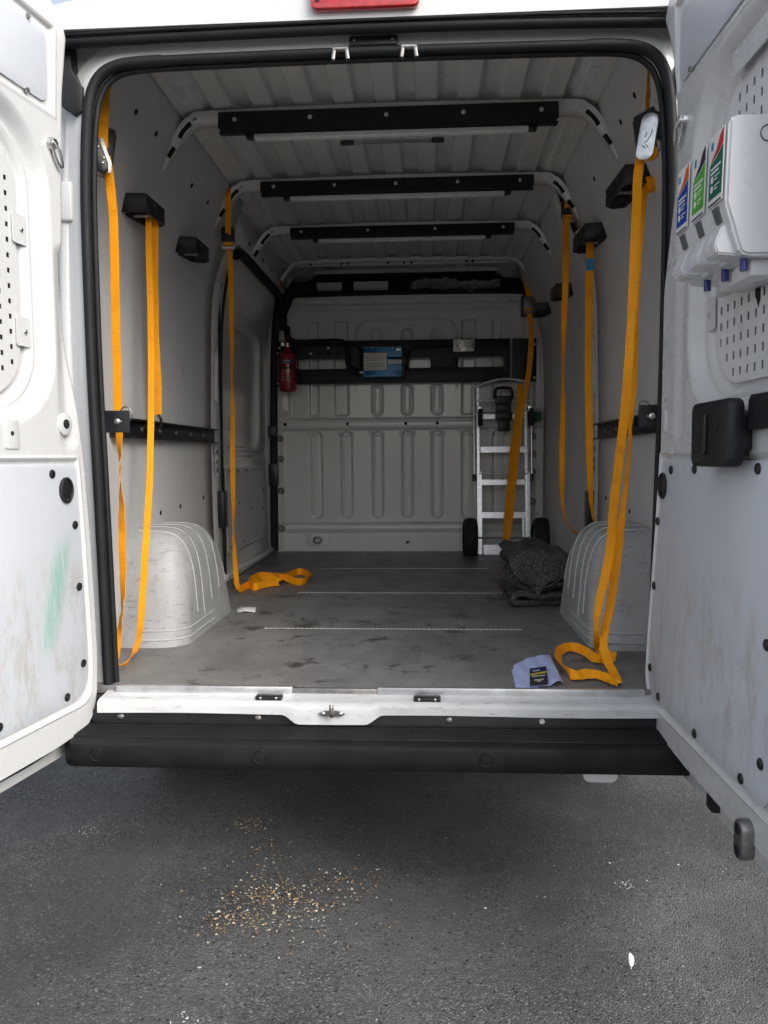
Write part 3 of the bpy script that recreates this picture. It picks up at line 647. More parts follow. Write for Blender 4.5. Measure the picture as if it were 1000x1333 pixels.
    tube('edge_seal', [loc(s, -.048, z-.012) for s, z in ([(.84, .455), (.5, .455), (.3, .452), (.16, .462), (.085, .475), (.052, .51), (.04, .58), (.04, .7)] if side < 0 else [(.84, .455), (.5, .455), (.3, .453), (.17, .460), (.06, .476), (.0, .505), (-.03, .55), (-.025, .65)])], .014, 'rubber', door, n=8)
    fn = lambda n0: (lambda a, b, c: (sx*a, n0+c, b))
    # lower board with its plugs
    if side < 0:
        bo = [(.74, .555), (.76, .575), (.76, 1.18), (.745, 1.197), (.135, 1.197), (.122, 1.185), (.112, 1.0), (.104, .8), (.098, .64), (.104, .60), (.125, .572), (.16, .556)]
        plugs = [(.226, 1.172), (.139, 1.033), (.131, .864), (.124, .650), (.199, .578), (.452, .585), (.62, .58), (.45, 1.172), (.66, 1.172)]; bung = (.172, 1.128)
    else:
        bo = [(.71, .545), (.735, .57), (.745, 1.18), (.73, 1.198), (.105, 1.198), (.095, 1.188), (.068, 1.0), (.035, .81), (.010, .66), (.008, .60), (.024, .565), (.055, .546)]
        plugs = [(.169, 1.171), (.330, 1.176), (.656, 1.182), (.072, 1.033), (.050, .856), (.028, .625), (.100, .565), (.365, .562), (.617, .562), (.700, .626), (.712, .857)]; bung = (.108, 1.129)
    bd_ = plate('door_panel', bo, 'board_scuffed' if side < 0 else 'board', fn(-.0035), door, t=.005, bev=.0015)
    for i, (s, z) in enumerate(plugs):
        if i == 0: first = bolts('plug', [loc(s, .000, z)], (0, 1, 0), .0115, 'black_plastic', door, .005)
        else: c = first.copy(); COL.objects.link(c); c.location = loc(s, .000, z)
    bm = bmesh.new(); dome(bm, loc(bung[0], 0, bung[1]), (0, 1, 0), .024, .004, 24); tube_bm(bm, [loc(bung[0]+.024*math.cos(a_), .002, bung[1]+.030*math.sin(a_)) for a_ in np.linspace(0, 2*PI, 20)[:-1]], .005, True, 6, 2); fin('rubber_bung', bm, 'black_plastic', door)
    # upper small plate
    plate('upper_panel', rrect(u0+.018, .78, 2.108, 2.293, .03), 'board', fn(-.0045), door, t=.004, bev=.001)
    for s, z in ((u0+.10, 2.106), (u0+.085, 2.288)):
        rod('clip', loc(s, -.003, z), loc(s, .004, z), .006, 'dull_steel', door, n=10)
    # perforated plate
    p0 = a0+.070; holes = []
    if side < 0:
        for i in range(13):
            for j in range(17):
                s, z = p0+.030+.034*i, 1.375+.0365*j+(.018 if i % 2 else 0)
                if z > 1.965 or float(sdf(np.array(s), np.array(z), p0, .79, 1.36, 1.99, .13)) > -.018: continue
                holes.append(rrect(s-.0052, s+.0052, z-.0060, z+.0060))
    else:
        for i in range(12):
            for j in range(17):
                s, z = p0+.025+.0345*i, 1.385+.0355*j
                if z > 1.98 or 1.53 < z < 1.63 or float(sdf(np.array(s), np.array(z), p0, .79, 1.36, 1.99, .13)) > -.014: continue
                holes.append(rrect(s-.0045, s+.0045, z-.0085, z+.0085))
    plate('perforated_plate', rrect(p0, .79, 1.36, 1.99, .13, 10), 'white_plastic' if side > 0 else 'paint', lambda a, b, c: (sx*a, -.034+c, b), door, [h_ for h_ in holes], t=.002)
    plate('shade_backing', rrect(p0+.01, .78, 1.37, 1.98, .12, 8), 'dark_void', lambda a, b, c: (sx*a, -.0385+c*.2, b), door, t=.001)  # near-black sheet stands in for the shade behind the holes
    tabs = [(p0-.012, 1.775), (p0-.012, 1.526)] if side < 0 else [(p0-.025, 1.527)]
    for s, z in tabs:
        tb = plate('fixing_tab', rrect(s-.020, s+.028, z-.036, z+.036, .005), 'paint', lambda a, b, c: (sx*a, -.0285+c, b), door, t=.003)
        bolts('screw', [loc(s-.002, -.027, z)], (0, 1, 0), .007, 'steel', door, .004)
    # ring hook
    hs, hz = (.185, 2.01) if side < 0 else (.225, 2.00)
    bm = bmesh.new(); dome(bm, loc(hs, 0, hz), (0, 1, 0), .016, .02); tube_bm(bm, [loc(hs+.012, .012, hz+.005), loc(hs-.006, .02, hz-.012), loc(hs-.02, .018, hz-.034), loc(hs-.030, .012, hz-.048), loc(hs-.018, .010, hz-.044), loc(hs-.002, .010, hz-.022)], .0038, True, 8, 5); fin('ring_hook', bm, 'steel', door)
    if side < 0:
        bm = bmesh.new(); dome(bm, loc(.168, 0, 1.302), (0, 1, 0), .030, .006, 20); fin('check_boss', bm, 'paint', door); bm = bmesh.new(); dome(bm, loc(.168, .005, 1.302), (0, 1, 0), .013, .004); fin('boss_hole', bm, 'dark_void', door)
        plate('pressed_slot', rrect(.345, .395, 1.235, 1.305, .006), 'paint', fn(.001), door, t=.004, bev=.001); bolts('slot_hole', [loc(.37, .0025, 1.272)], (0, 1, 0), .006, 'dark_void', door, .002)
    else:
        plate('pressed_slot', rrect(.100, .128, 1.265, 1.325, .013), 'paint', fn(.001), door, t=.006, bev=.002)
        hd = plate('latch_handle', rrect(.448, .645, 1.184, 1.318, .020), 'satin_black', lambda a, b, c: (sx*a, .037+c, b), door, t=.034, bev=.008)
        plate('finger_pull', rrect(.462, .532, 1.213, 1.286, .01), 'dark_void', lambda a, b, c: (sx*a, .0545+c, b), door, t=.003)
        plate('pull_lip', rrect(.534, .546, 1.209, 1.290, .005), 'black_plastic', lambda a, b, c: (sx*a, .058+c, b), door, t=.008, bev=.002)
        plate('handle_base', rrect(.50, .628, 1.205, 1.295, .02), 'black_plastic', lambda a, b, c: (sx*a, .010+c, b), door, t=.034, bev=.005)
        bolts('handle_screw', [loc(.592, .0545, 1.262)], (0, 1, 0), .010, 'dark_void', door, .002)
        plate('lock_cover', [(.640, 1.256), (.80, 1.256), (.80, 1.322), (.655, 1.322), (.645, 1.312)], 'satin_black', lambda a, b, c: (sx*a, .008+c, b), door, t=.02, bev=.004)
        # grey capsule buffer and the small black stop on the bottom edge
        bf = plate('door_buffer', rrect(.642, .684, .420, .500, .020), 'dull_steel', lambda a, b, c: (sx*a, .010+c, b), door, t=.028, bev=.005)
        bolts('screw', [loc(.665, .0245, .482), loc(.665, .0245, .437)], (0, 1, 0), .012, 'satin_black', door, .003)
        box('edge_stop', (sx*.38-.02, -.07, .385), (sx*.38+.02, -.03, .435), 'black_plastic', door, .006)
        # channel rail under the dispenser with its keyhole
        plate('cross_rail', rrect(p0+.03, .79, 1.555, 1.640, .005), 'paint', lambda a, b, c: (sx*a, -.024+c, b), door, t=.016, bev=.004)
        plate('keyhole', [(.550, 1.545), (.572, 1.545), (.572, 1.515), (.564, 1.500), (.557, 1.515), (.550, 1.525)], 'dark_void', lambda a, b, c: (sx*a, -.0325+c, b), door, t=.001)
        plate('rail_plate', rrect(.46, .79, 1.985, 2.035, .006), 'paint', lambda a, b, c: (sx*a, -.014+c, b), door, t=.003)
    return door, mtx
dl, mL = rear_door(-1); dr, mR = rear_door(1)

# ------------------------------------------------------------------ wheel arches
def arch(s):
    Yc = .755; nu, nv = 90, 70; bm = bmesh.new(); V = []
    # rounded block: superellipse-like plan and section, back against the wall
    y0, y1, z0, zt = .40, 1.11, .56, .955
    def surf(u, v):
        """u in 0..1 along y over the top (front foot to rear foot); v in 0..1 from wall to the inner foot"""
        a = PI*u; c, sn = -math.cos(a), math.sin(a)
        e = .40; yy = math.copysign(abs(c)**e, c); zz = abs(sn)**e
        b = PI/2*v; cw, cv = math.cos(b), math.sin(b); f = .36; wv = abs(cv)**f; hv = abs(cw)**f
        H = zz*hv; W = wv
        base = .355; yext = base - .11*H - .085*(1-math.sqrt(max(0, 1-(max(0, W-.55)/.45)**2)))
        x = .935-(.935-.688)*W + .028*H*W
        return Vector((s*x, Yc+yy*yext, z0-.01+(zt-z0+.01)*H))
    for i in range(nu+1):
        V.append([bm.verts.new(surf(i/nu, j/nv)) for j in range(nv+1)])
    for i in range(nu):
        for j in range(nv): 
            try: bm.faces.new((V[i][j], V[i+1][j], V[i+1][j+1], V[i][j+1]))
            except ValueError: pass
    bmesh.ops.remove_doubles(bm, verts=bm.verts, dist=.0004)
    bm.normal_update(); tree = BVHTree.FromBMesh(bm)
    # flange round the foot
    ob = fin('wheel_arch', bm, 'arch', van, 60)
    # raised beads from the top down the inner face
    def cast(y, q):
        """q: 0 on top by the wall .. 1 at the inner foot"""
        if q < .45: o, d = Vector((s*(.925-.36*q), y, 2)), Vector((0, 0, -1))
        else: o, d = Vector((0, y, .93-(q-.45)/.55*.32)), Vector((s, 0, 0))
        h, n, *_ = tree.ray_cast(o, d); return (h+n*.0005) if h else None
    for ya, yb, q1 in ((.60, .585, .93), (.67, .665, .97), (.76, .775, .90), (.86, .885, .86), (.95, .985, .84)):
        pts = []
        for k in range(25):
            q = .03+(q1-.03)*k/24; p = cast(ya+(yb-ya)*k/24, q)
            if p and (not pts or (p-pts[-1]).length > .006): pts.append(p)
        if len(pts) > 3:
            pts2 = [pts[0]]+[(pts[i-1]+2*pts[i]+pts[i+1])/4 for i in range(1, len(pts)-1)]+[pts[-1]]
            tube('bead', pts2, .0032, 'arch_bead', ob, n=8, sub=3)
    # step lines along the foot and the near end
    for zz in (.615, .585):
        pts = []
        for k in range(40):
            a_ = PI*.5*k/39; o = Vector((s*.86, .78, zz)); d = Vector((-s*math.sin(a_)*1, -math.cos(a_), 0))
            h, n, *_ = tree.ray_cast(o+d*2, -d)
            if h and abs(h.x) < .93: pts.append(h+n*.0005)
        if len(pts) > 4: tube('bead', pts, .0035, 'arch_bead', ob, n=8, sub=2)
    box('foot_skirt', (min(s*.93, s*.715), .425, .558), (max(s*.93, s*.715), 1.085, .566), 'arch', ob, .003)
    return ob
arch(-1); arch(1)

# ------------------------------------------------------------------ things fixed inside: lashing tracks, brackets, holders
def track(s, y0, y1, label):
    t = empty('lashing_track', (s*.93, y0, 1.318), label, 'track', 'lashing tracks along the side walls')
    x = s*.9315
    mk = lambda lo, hi, nm, mt, b=.001: box(nm, [lo[0]-t.location.x, lo[1]-y0, lo[2]-1.318], [hi[0]-t.location.x, hi[1]-y0, hi[2]-1.318], mt, t, b)
    X = lambda a, b: (min(s*a, s*b), max(s*a, s*b))
    a, b = X(.935, .928); mk((a, y0, 1.285), (b, y1, 1.352), 'back_rail', 'satin_black')
    a, b = X(.935, .905); mk((a, y0, 1.347), (b, y1, 1.354), 'flange', 'black_plastic'); mk((a, y0, 1.283), (b, y1, 1.289), 'flange', 'black_plastic')
    n = int((y1-y0)/.16)
    bolts('bolt', [(s*.927-t.location.x, .08+.2*k, 0) for k in range(int((y1-y0)/.2))], (-s, 0, 0), .011, 'dull_steel', t, .006)
    rod('ring', (s*.926-t.location.x, .30, .012), (s*.895-t.location.x, .30, .012), .016, 'black_plastic', t)
    return t
track(-1, .42, 1.70, 'black slotted lashing track along the left wall lining')
track(1, .42, 1.46, 'black slotted lashing track along the right wall lining')
def bracket(s, label):
    cx = .77 if s < 0 else .785
    t = empty('strap_bracket', (s*cx, .06, 1.318), label, 'bracket', 'pillar brackets by the rear opening')
    plate('plate', rrect(-.048, .048, -.032, .032, .004), 'satin_black', lambda a, b, c: (a, c, b), t, t=.006, bev=.001)
    bolts('bolt', [(.012*-s, -.0035, 0)], (0, -1, 0), .010, 'steel', t, .006); bolts('rivet', [(-.022*s, -.0035, 0)], (0, -1, 0), .004, 'dull_steel', t, .001)
    tube('wire_ring', [(-s*.03+.018*math.cos(a_), .02, .022+.022*math.sin(a_)) for a_ in np.linspace(0, 2*PI, 14)[:-1]], .0022, 'dull_steel', t, True, 6, 3)
    return t
bracket(-1, 'black bolted bracket plate on the left pillar in front of an orange strap')
bracket(1, 'black bolted bracket plate beside the right pillar next to the doors edge')
def holder(s, y0, y1, z, label, strap=False):
    """hollow wall box, open below, long tapered nose"""
    t = empty('strap_holder', (s*float(wx(z)), (y0+y1)/2, z), label, 'holder', 'black strap holders on the walls')
    L = (y1-y0)/2; xw = .012; dx = .095; hh = .034
    Y = lambda a: a
    def P(o, y, zz): return Vector((-s*o, y, zz))
    bm = bmesh.new()
    def wall(pts, th=.004):
        a = [bm.verts.new(p) for p in pts]; f = bm.faces.new(a); return f
    top = [P(-xw, -L, hh), P(dx-.01, -L, hh-.004), P(dx, L*.75, hh-.010), P(dx-.03, L, hh-.010), P(-xw+.03, L, hh-.004)]
    bot = [P(-xw, -L, -hh+.004), P(dx-.01, -L, -hh), P(dx, L*.75, -hh), P(dx-.03, L, -hh), P(-xw+.03, L, -hh+.004)]
    wall(top)
    for i in range(5):
        j = (i+1) % 5; wall([top[i], top[j], bot[j], bot[i]])
    bmesh.ops.remove_doubles(bm, verts=bm.verts, dist=.0001)
    b = fin('body', bm, 'black_plastic', t, 20); md = b.modifiers.new('t', 'SOLIDIFY'); md.thickness = .007; md.offset = -1
    rod('cross_bar', P(.0, .0, -hh+.018), P(dx-.01, .0, -hh+.018), .008, 'dull_steel', t)
    bolts('bolt', [P(dx-.004, -L*.3, .01)], (-s, 0, 0), .005, 'dull_steel', t, .002)
    return t
holder(-1, .50, .68, 2.085, 'black strap holder on the left wall with an orange strap hanging from it')
holder(-1, 1.06, 1.24, 2.095, 'empty black strap holder on the left wall further in')
holder(1, .50, .76, 2.135, 'black strap holder on the right wall behind the nearest orange strap')
holder(1, 1.14, 1.38, 2.135, 'black strap holder on the right wall holding a strap with a blue tag')
holder(1, 1.95, 2.10, 2.07, 'small black strap holder behind the hanging strap on the far right wall')
holder(1, 2.62, 2.76, 2.10, 'empty black strap holder on the right wall nearest the bulkhead')
# ------------------------------------------------------------------ ceiling bars
def bar(yb, x0, x1, zt, zb, lx0, lx1, nb, label, wand=False):
    t = empty('ceiling_bar', ((x0+x1)/2, yb, zt), label, 'ceiling bar', 'black bars across the ceiling')
    xc = (x0+x1)/2; hw = (x1-x0)/2; H = zt-zb
    out = [(-hw, 0), (-hw, -H+.012), (-hw+.012, -H), (hw-.012, -H), (hw, -H+.012), (hw, 0)]
    plate('bar', out, 'satin_black', lambda a, b, c: (a, c-.012*b/H*-1, b), t, t=.005, bev=.001)
    box('flange', (-hw, .001, -H+.001), (hw, .035, -H+.006), 'satin_black', t, .001)
    bolts('bolt', [(-hw*.9+2*hw*.9*k/(nb-1), -.0085, -H*.42) for k in range(nb)], (0, -1, 0), .008, 'steel', t, .004)
    box('light_strip', (lx0-xc, .012, -H-.020), (lx1-xc, .040, -H-.002), 'led_diffuser', t, .003)
    box('strip_end', (lx0-xc-.03, .012, -H-.016), (lx0-xc, .042, -H-.001), 'black_plastic', t, .003); box('strip_end', (lx1-xc, .012, -H-.016), (lx1-xc+.03, .042, -H-.001), 'black_plastic', t, .003)
    if wand:
        box('switch_body', (-.12, .04, -H-.036), (.16, .052, -H-.026), 'dull_steel', t, .002); box('switch_end', (-.17, .038, -H-.038), (-.12, .054, -H-.022), 'black_plastic', t, .003); box('switch_end', (.16, .038, -H-.038), (.205, .054, -H-.022), 'black_plastic', t, .003)
bar(.665, -.600, .607, 2.446, 2.375, -.475, .505, 5, 'nearest black bar bolted across the ceiling with a long clear light strip', True)
bar(1.365, -.600, .617, 2.446, 2.386, -.47, .49, 5, 'middle black bar bolted across the ceiling')
bar(2.065, -.590, .612, 2.446, 2.390, -.44, .46, 4, 'farthest and smallest black bar bolted across the ceiling')
# ------------------------------------------------------------------ mounting board on the bulkhead
mb = empty('mounting_board', (0, 3.085, 1.85), 'wide black slotted mounting board bolted across the bulkhead', 'board')
sl_ = lambda a, b, z0=-.045, z1=.022: rrect(a, b, z0, z1, .012)
plate('panel', [(-.865, -.145), (.70, -.145), (.70, .14), (-.865, .145)], 'satin_black', lambda a, b, c: (a, c, b), mb, [sl_(-.74, -.40), sl_(-.30, .17), sl_(.355, .755-.10)], t=.006, bev=.001)
plate('end_panel', rrect(.715, .875, -.145, .14, .008), 'satin_black', lambda a, b, c: (a, c+.006, b), mb, t=.006, bev=.001)
bolts('bolt', [(x, -.004, z) for x, z in ((-.855, .10), (-.855, -.12), (-.52, .095), (-.64, .06), (.862, .10), (.862, -.12), (.2, .10), (-.40, .09))], (0, -1, 0), .010, 'steel', mb, .005)
bolts('hole', [(x, -.0035, z) for x, z in ((-.52, .06), (-.58, .06), (-.45, .06), (-.52, .11), (.55, .10), (.66, .10), (.55, -.09), (.66, -.09), (-.2, -.1))], (0, -1, 0), .011, 'dark_void', mb, .001)
# cables
tube('power_cable', [(-.79, 3.055, 2.02), (-.73, 3.055, 1.985), (-.55, 3.055, 1.985), (-.42, 3.055, 1.98), (-.385, 3.05, 1.92), (-.385, 3.05, 1.84), (-.35, 3.05, 1.785), (-.30, 3.045, 1.77)], .018, 'rubber', None, n=10)
tag(bpy.data.objects['power_cable'], 'thick black cable looping along the board to the left of the blue inverter', 'cable')
c2 = tube('thin_cable', [(.012, 3.04, 1.80), (.022, 3.04, 1.88), (.05, 3.055, 1.935), (.12, 3.06, 1.945), (.2, 3.06, 1.945), (.32, 3.055, 1.95)], .011, 'rubber', None, n=8); tag(c2, 'black cable running from the blue inverter to the double socket', 'cable')
c3 = tube('short_cable', [(-.42, 3.06, 1.985), (-.33, 3.05, 1.96), (-.295, 3.04, 1.90), (-.29, 3.035, 1.80)], .010, 'rubber', None, n=8); tag(c3, 'thin black cable curving over into the left side of the blue inverter', 'cable')
# inverter
iv = empty('power_inverter', (-.137, 3.03, 1.838), 'blue power inverter box with a white warning label on the black board', 'inverter')
plate('housing', rrect(-.138, .118, -.100, .100, .008), 'inverter_blue', lambda a, b, c: (a, c, b), iv, t=.08, bev=.006)
box('end_cap', (.117, -.036, -.095), (.137, .04, .095), 'black_plastic', iv, .004)
fy = -.0405
pb = lambda a0, a1, b0, b1, mt, nm='print_band': plate(nm, rrect(a0, a1, b0, b1), mt, lambda a, b, c: (a, fy-.0008+c, b), iv, t=.0008)
pb(-.138, .116, .090, .0955, 'light_blue', 'trim_rail'); pb(-.138, .116, -.0965, -.090, 'light_blue', 'trim_rail')
pb(.02, .115, .015, .068, 'light_blue'); pb(.02, .115, -.06, -.02, 'light_blue'); pb(.024, .115, .016, .03, 'label_navy')
lab = plate('warning_label', rrect(-.134, .016, -.055, .058), 'label_white', lambda a, b, c: (a, fy-.0012+c, b), iv, t=.0012)
text('lettering', 'IMPORTANT', .019, 'label_red', lambda a, b, c: (a-.06, fy-.0022+c, b+.046), lab)
for k, ww in enumerate((.13, .135, .12, .0, .135, .12, .13, .09)):
    if ww: plate('text_line', rrect(-.127, -.127+ww, .030-k*.0105, .0325-k*.0105), 'label_ink', lambda a, b, c: (a, fy-.0022+c*.4, b), lab, t=.0006)
wl_ = plate('maker_label', rrect(.026, .115, -.014, .012), 'label_white', lambda a, b, c: (a, fy-.0012+c, b), iv, t=.0012)
text('lettering', 'STERLING', .0165, 'label_navy', lambda a, b, c: (a+.070, fy-.0022+c, b-.001), wl_)
plate('emblem', [(.075, .070), (.085, .085), (.112, .085), (.112, .070)], 'socket_steel', lambda a, b, c: (a, fy-.001+c, b), iv, t=.001)
bolts('screw', [(x, fy-.0012, z) for x in (-.075, .062) for z in (.093, -.093)], (0, -1, 0), .006, 'steel', iv, .004)
rod('terminal', (-.165, .0, -.065), (-.138, .0, -.065), .014, 'socket_steel', iv)
# double socket
sk_ = empty('double_socket', (.391, 3.07, 1.946), 'brushed steel double wall socket on the black board', 'socket')
plate('back_box', rrect(-.075, .075, -.05, .045, .006), 'black_plastic', lambda a, b, c: (a, c, b), sk_, t=.03, bev=.002)
plate('face_plate', rrect(-.071, .071, -.042, .043, .008), 'socket_steel', lambda a, b, c: (a, -.017+c, b), sk_, t=.004, bev=.001)
for x in (-.043, .043):
    pl_ = plate('plug_face', [(x-.022, -.038), (x+.022, -.038), (x+.02, -.022), (x+.008, -.015), (x+.008, .010), (x-.008, .010), (x-.008, -.015), (x-.02, -.022)], 'label_white', lambda a, b, c: (a, -.021+c, b), sk_, t=.003)
    plate('pin_hole', rrect(x-.003, x+.003, -.008, .004), 'label_ink', lambda a, b, c: (a, -.0232+c, b), pl_, t=.0008)
for x in (-.03, .03): box('switch', (x-.006, -.022, .018), (x+.006, -.018, .030), 'label_white', sk_, .001)
# fire extinguisher in its bracket
fe = empty('fire_extinguisher', (-.778, 2.98, 1.655), 'small red fire extinguisher clamped to the left end of the black board', 'fire extinguisher')
bm = bmesh.new(); R = .057; pr = [(0, -.012), (.040, -.012), (.052, -.004), (R, .012), (R, .215), (.054, .235), (.042, .252), (.024, .263), (.020, .285), (0, .285)]
n = 32; ring = None
for r_, z_ in pr:
    rr_ = [bm.verts.new((r_*math.cos(2*PI*k/n), r_*math.sin(2*PI*k/n), z_)) for k in range(n)] if r_ else None
    if rr_ and ring:
        for k in range(n): bm.faces.new((ring[k], ring[(k+1) % n], rr_[(k+1) % n], rr_[k]))
    elif rr_: bm.faces.new(rr_[::-1])
    elif ring and z_ > .1: bm.faces.new(ring)
    ring = rr_
fin('cylinder', bm, 'red_paint', fe, 40)
def band(nm, z0, z1, a0, a1, mt, r_=.0576):
    bm = bmesh.new(); prev = None
    for k in range(13):
        a_ = a0+(a1-a0)*k/12; c = [bm.verts.new((r_*math.sin(a_), -r_*math.cos(a_), z)) for z in (z0, z1)]
        if prev: bm.faces.new((prev[0], c[0], c[1], prev[1]))
        prev = c
    return fin(nm, bm, mt, fe, 180)
band('label', .172, .197, -.95, .95, 'label_navy'); band('label_line', .188, .1925, -.6, .55, 'label_white', .0581); band('label_line', .178, .1805, -.5, .4, 'label_white', .0581)
for k in range(6): band('label_line', .060+.014*k, .0615+.014*k, -.7+.05*(k % 3), .6-.06*(k % 2), 'label_white', .0579)
band('clamp_strap', .138, .150, -1.7, 1.7, 'satin_black', .0590)
rod('valve', (0, 0, .28), (0, 0, .31), .016, 'steel', fe); 
bm = bmesh.new(); bbox(bm, (-.012, -.045, .335), (.012, .03, .345), .002); bbox(bm, (-.010, -.03, .31), (.010, .03, .322), .002); fin('lever', bm, 'red_paint', fe)
rod('gauge', (-.028, -.015, .302), (-.028, -.028, .302), .013, 'steel', fe)
tube('hose', [(.012, -.01, .30), (.04, -.02, .305), (.064, -.01, .26), (.066, 0, .2), (.062, .0, .1)], .006, 'rubber', fe, n=8)
box('bracket', (-.085, .03, .03), (-.045, .05, .27), 'black_plastic', fe, .003); bolts('bolt', [(-.072, .029, .25), (-.076, .029, .05)], (0, -1, 0), .007, 'steel', fe, .005)

# ------------------------------------------------------------------ folding aluminium hand truck against the bulkhead
X0, Z0, K = .457, .567, .001223
tx = lambda X_: X0+(X_-243)*K
tz = lambda Y_: Z0+(1010-Y_)*K
ht = empty('hand_truck', (.645, 2.98, .56), 'folding aluminium hand truck with ladder steps leaning against the bulkhead', 'hand truck')
L = lambda X_, y_, Y_: Vector((tx(X_)-.645, y_-2.98, tz(Y_)-.56))
dep = lambda Y_: 2.93+.12*(1010-Y_)/900                        # leans back at the top
def rail(nm, xa, xb, ya, yb, dy=.03, mt='aluminium', off=0.0):
    bm = bmesh.new(); vs = []
    for Y_ in (yb, ya):
        for dd in (0, dy):
            for X_ in (xa, xb): vs.append(bm.verts.new(L(X_, dep(Y_)+off+dd, Y_)))
    for f in ((0, 1, 3, 2), (4, 6, 7, 5), (0, 4, 5, 1), (2, 3, 7, 6), (0, 2, 6, 4), (1, 5, 7, 3)): bm.faces.new([vs[i] for i in f])
    bmesh.ops.bevel(bm, geom=bm.edges[:], offset=.002, segments=2, affect='EDGES'); return fin(nm, bm, mt, ht)
rail('side_rail', 259, 272, 100, 1012); rail('side_rail', 516, 530, 100, 1012)
rail('lower_rail', 262, 283, 570, 1014, .02, off=-.012); rail('lower_rail', 524, 541, 570, 1014, .02, off=-.012)
rail('inner_rail', 499, 512, 820, 950, .02)
for xx in (243, 552):
    tube('outer_tube', [L(xx, dep(85)-.005, 85), L(xx, dep(340)-.005, 340), L(xx, dep(590)-.005, 590)], .0075, 'aluminium', ht, n=10); rod('tube_cap', L(xx, dep(585)-.005, 583), L(xx, dep(620)-.005, 620), .013, 'black_plastic', ht); rod('clip', L(xx, dep(378)-.005, 374), L(xx, dep(388)-.005, 388), .010, 'steel', ht)
rail('step', 278, 520, 434, 466, .05); rail('step', 278, 522, 613, 642, .05); rail('step', 278, 520, 788, 820, .05)
tube('cross_tube', [L(262, dep(185), 185), L(400, dep(185), 185), L(545, dep(185), 185)], .007, 'aluminium', ht, n=8)
tube('cross_tube', [L(262, dep(237), 237), L(400, dep(237), 237), L(545, dep(237), 237)], .006, 'aluminium', ht, n=8)
rail('cross_bar', 268, 520, 258, 284, .02); tube('cross_tube', [L(268, dep(580)-.014, 580), L(400, dep(580)-.014, 580), L(535, dep(580)-.014, 580)], .005, 'aluminium', ht, n=8)
tube('top_handle', [L(247, dep(105), 108), L(275, dep(100), 100), L(320, dep(80), 82), L(380, dep(70), 70), L(440, dep(68), 68), L(500, dep(80), 78), L(548, dep(100), 92)], .010, 'aluminium', ht, n=10)
rod('axle', L(258, dep(925)-.02, 925), L(575, dep(925)-.02, 925), .006, 'dull_steel', ht, n=10)
rail('toe_plate', 290, 505, 962, 1014, .012, off=-.02)
bm = bmesh.new(); tube_bm(bm, [L(356, dep(160)-.02, 175), L(358, dep(130)-.02, 132), L(375, dep(118)-.02, 118), L(430, dep(118)-.02, 118), L(446, dep(130)-.02, 132), L(448, dep(160)-.02, 175)], .011, n=8)
for a_, b_, c_, d_ in ((358, 446, 160, 205), (362, 440, 205, 250), (357, 447, 248, 292), (372, 434, 292, 352)):
    p, q = L(a_, dep(d_)-.04, d_), L(b_, dep(c_)+.0, c_); bbox(bm, (p.x, p.y, p.z), (q.x, p.y+.05, q.z), .006)
fin('grip_block', bm, 'black_plastic', ht)
for xx in (274, 545):
    c = L(xx, dep(270)-.05, 275); w_ = rod('castor', c+Vector((-.014, 0, 0)), c+Vector((.014, 0, 0)), .058, 'tyre', ht, n=24)
    box('castor_fork', (c.x-.022, c.y-.02, c.z+.035), (c.x+.022, c.y+.05, c.z+.078), 'steel', ht, .006)
gt = box('tape_band', tuple(L(567, dep(290)-.02, 302)), tuple(L(604, dep(290)+.01, 247)), 'green_tape', ht, .004)
for xa, xb, zc in ((180, 256, 925), (556, 640, 925)):
    c = L((xa+xb)/2, dep(925)-.02, zc); hw = (xb-xa)/2*K; bm = bmesh.new(); n = 36; rings = []
    for a_, r_ in ((-1, .085), (-1, .105), (-.85, .122), (-.5, .132), (-.3, .1335), (-.27, .128), (-.2, .128), (-.17, .1345), (0, .1345), (.17, .1345), (.2, .128), (.27, .128), (.3, .1335), (.5, .132), (.85, .122), (1, .105), (1, .085)):
        rings.append([bm.verts.new(c+Vector((a_*hw, r_*math.cos(2*PI*k/n), r_*math.sin(2*PI*k/n)))) for k in range(n)])
    for A, B in zip(rings[:-1], rings[1:]):
        for k in range(n): bm.faces.new((A[k], A[(k+1) % n], B[(k+1) % n], B[k]))
    wh = fin('wheel', bm, 'tyre', ht, 40); rod('hub', c-Vector((hw*.8, 0, 0)), c+Vector((hw*.8, 0, 0)), .086, 'dull_steel', wh, n=24)
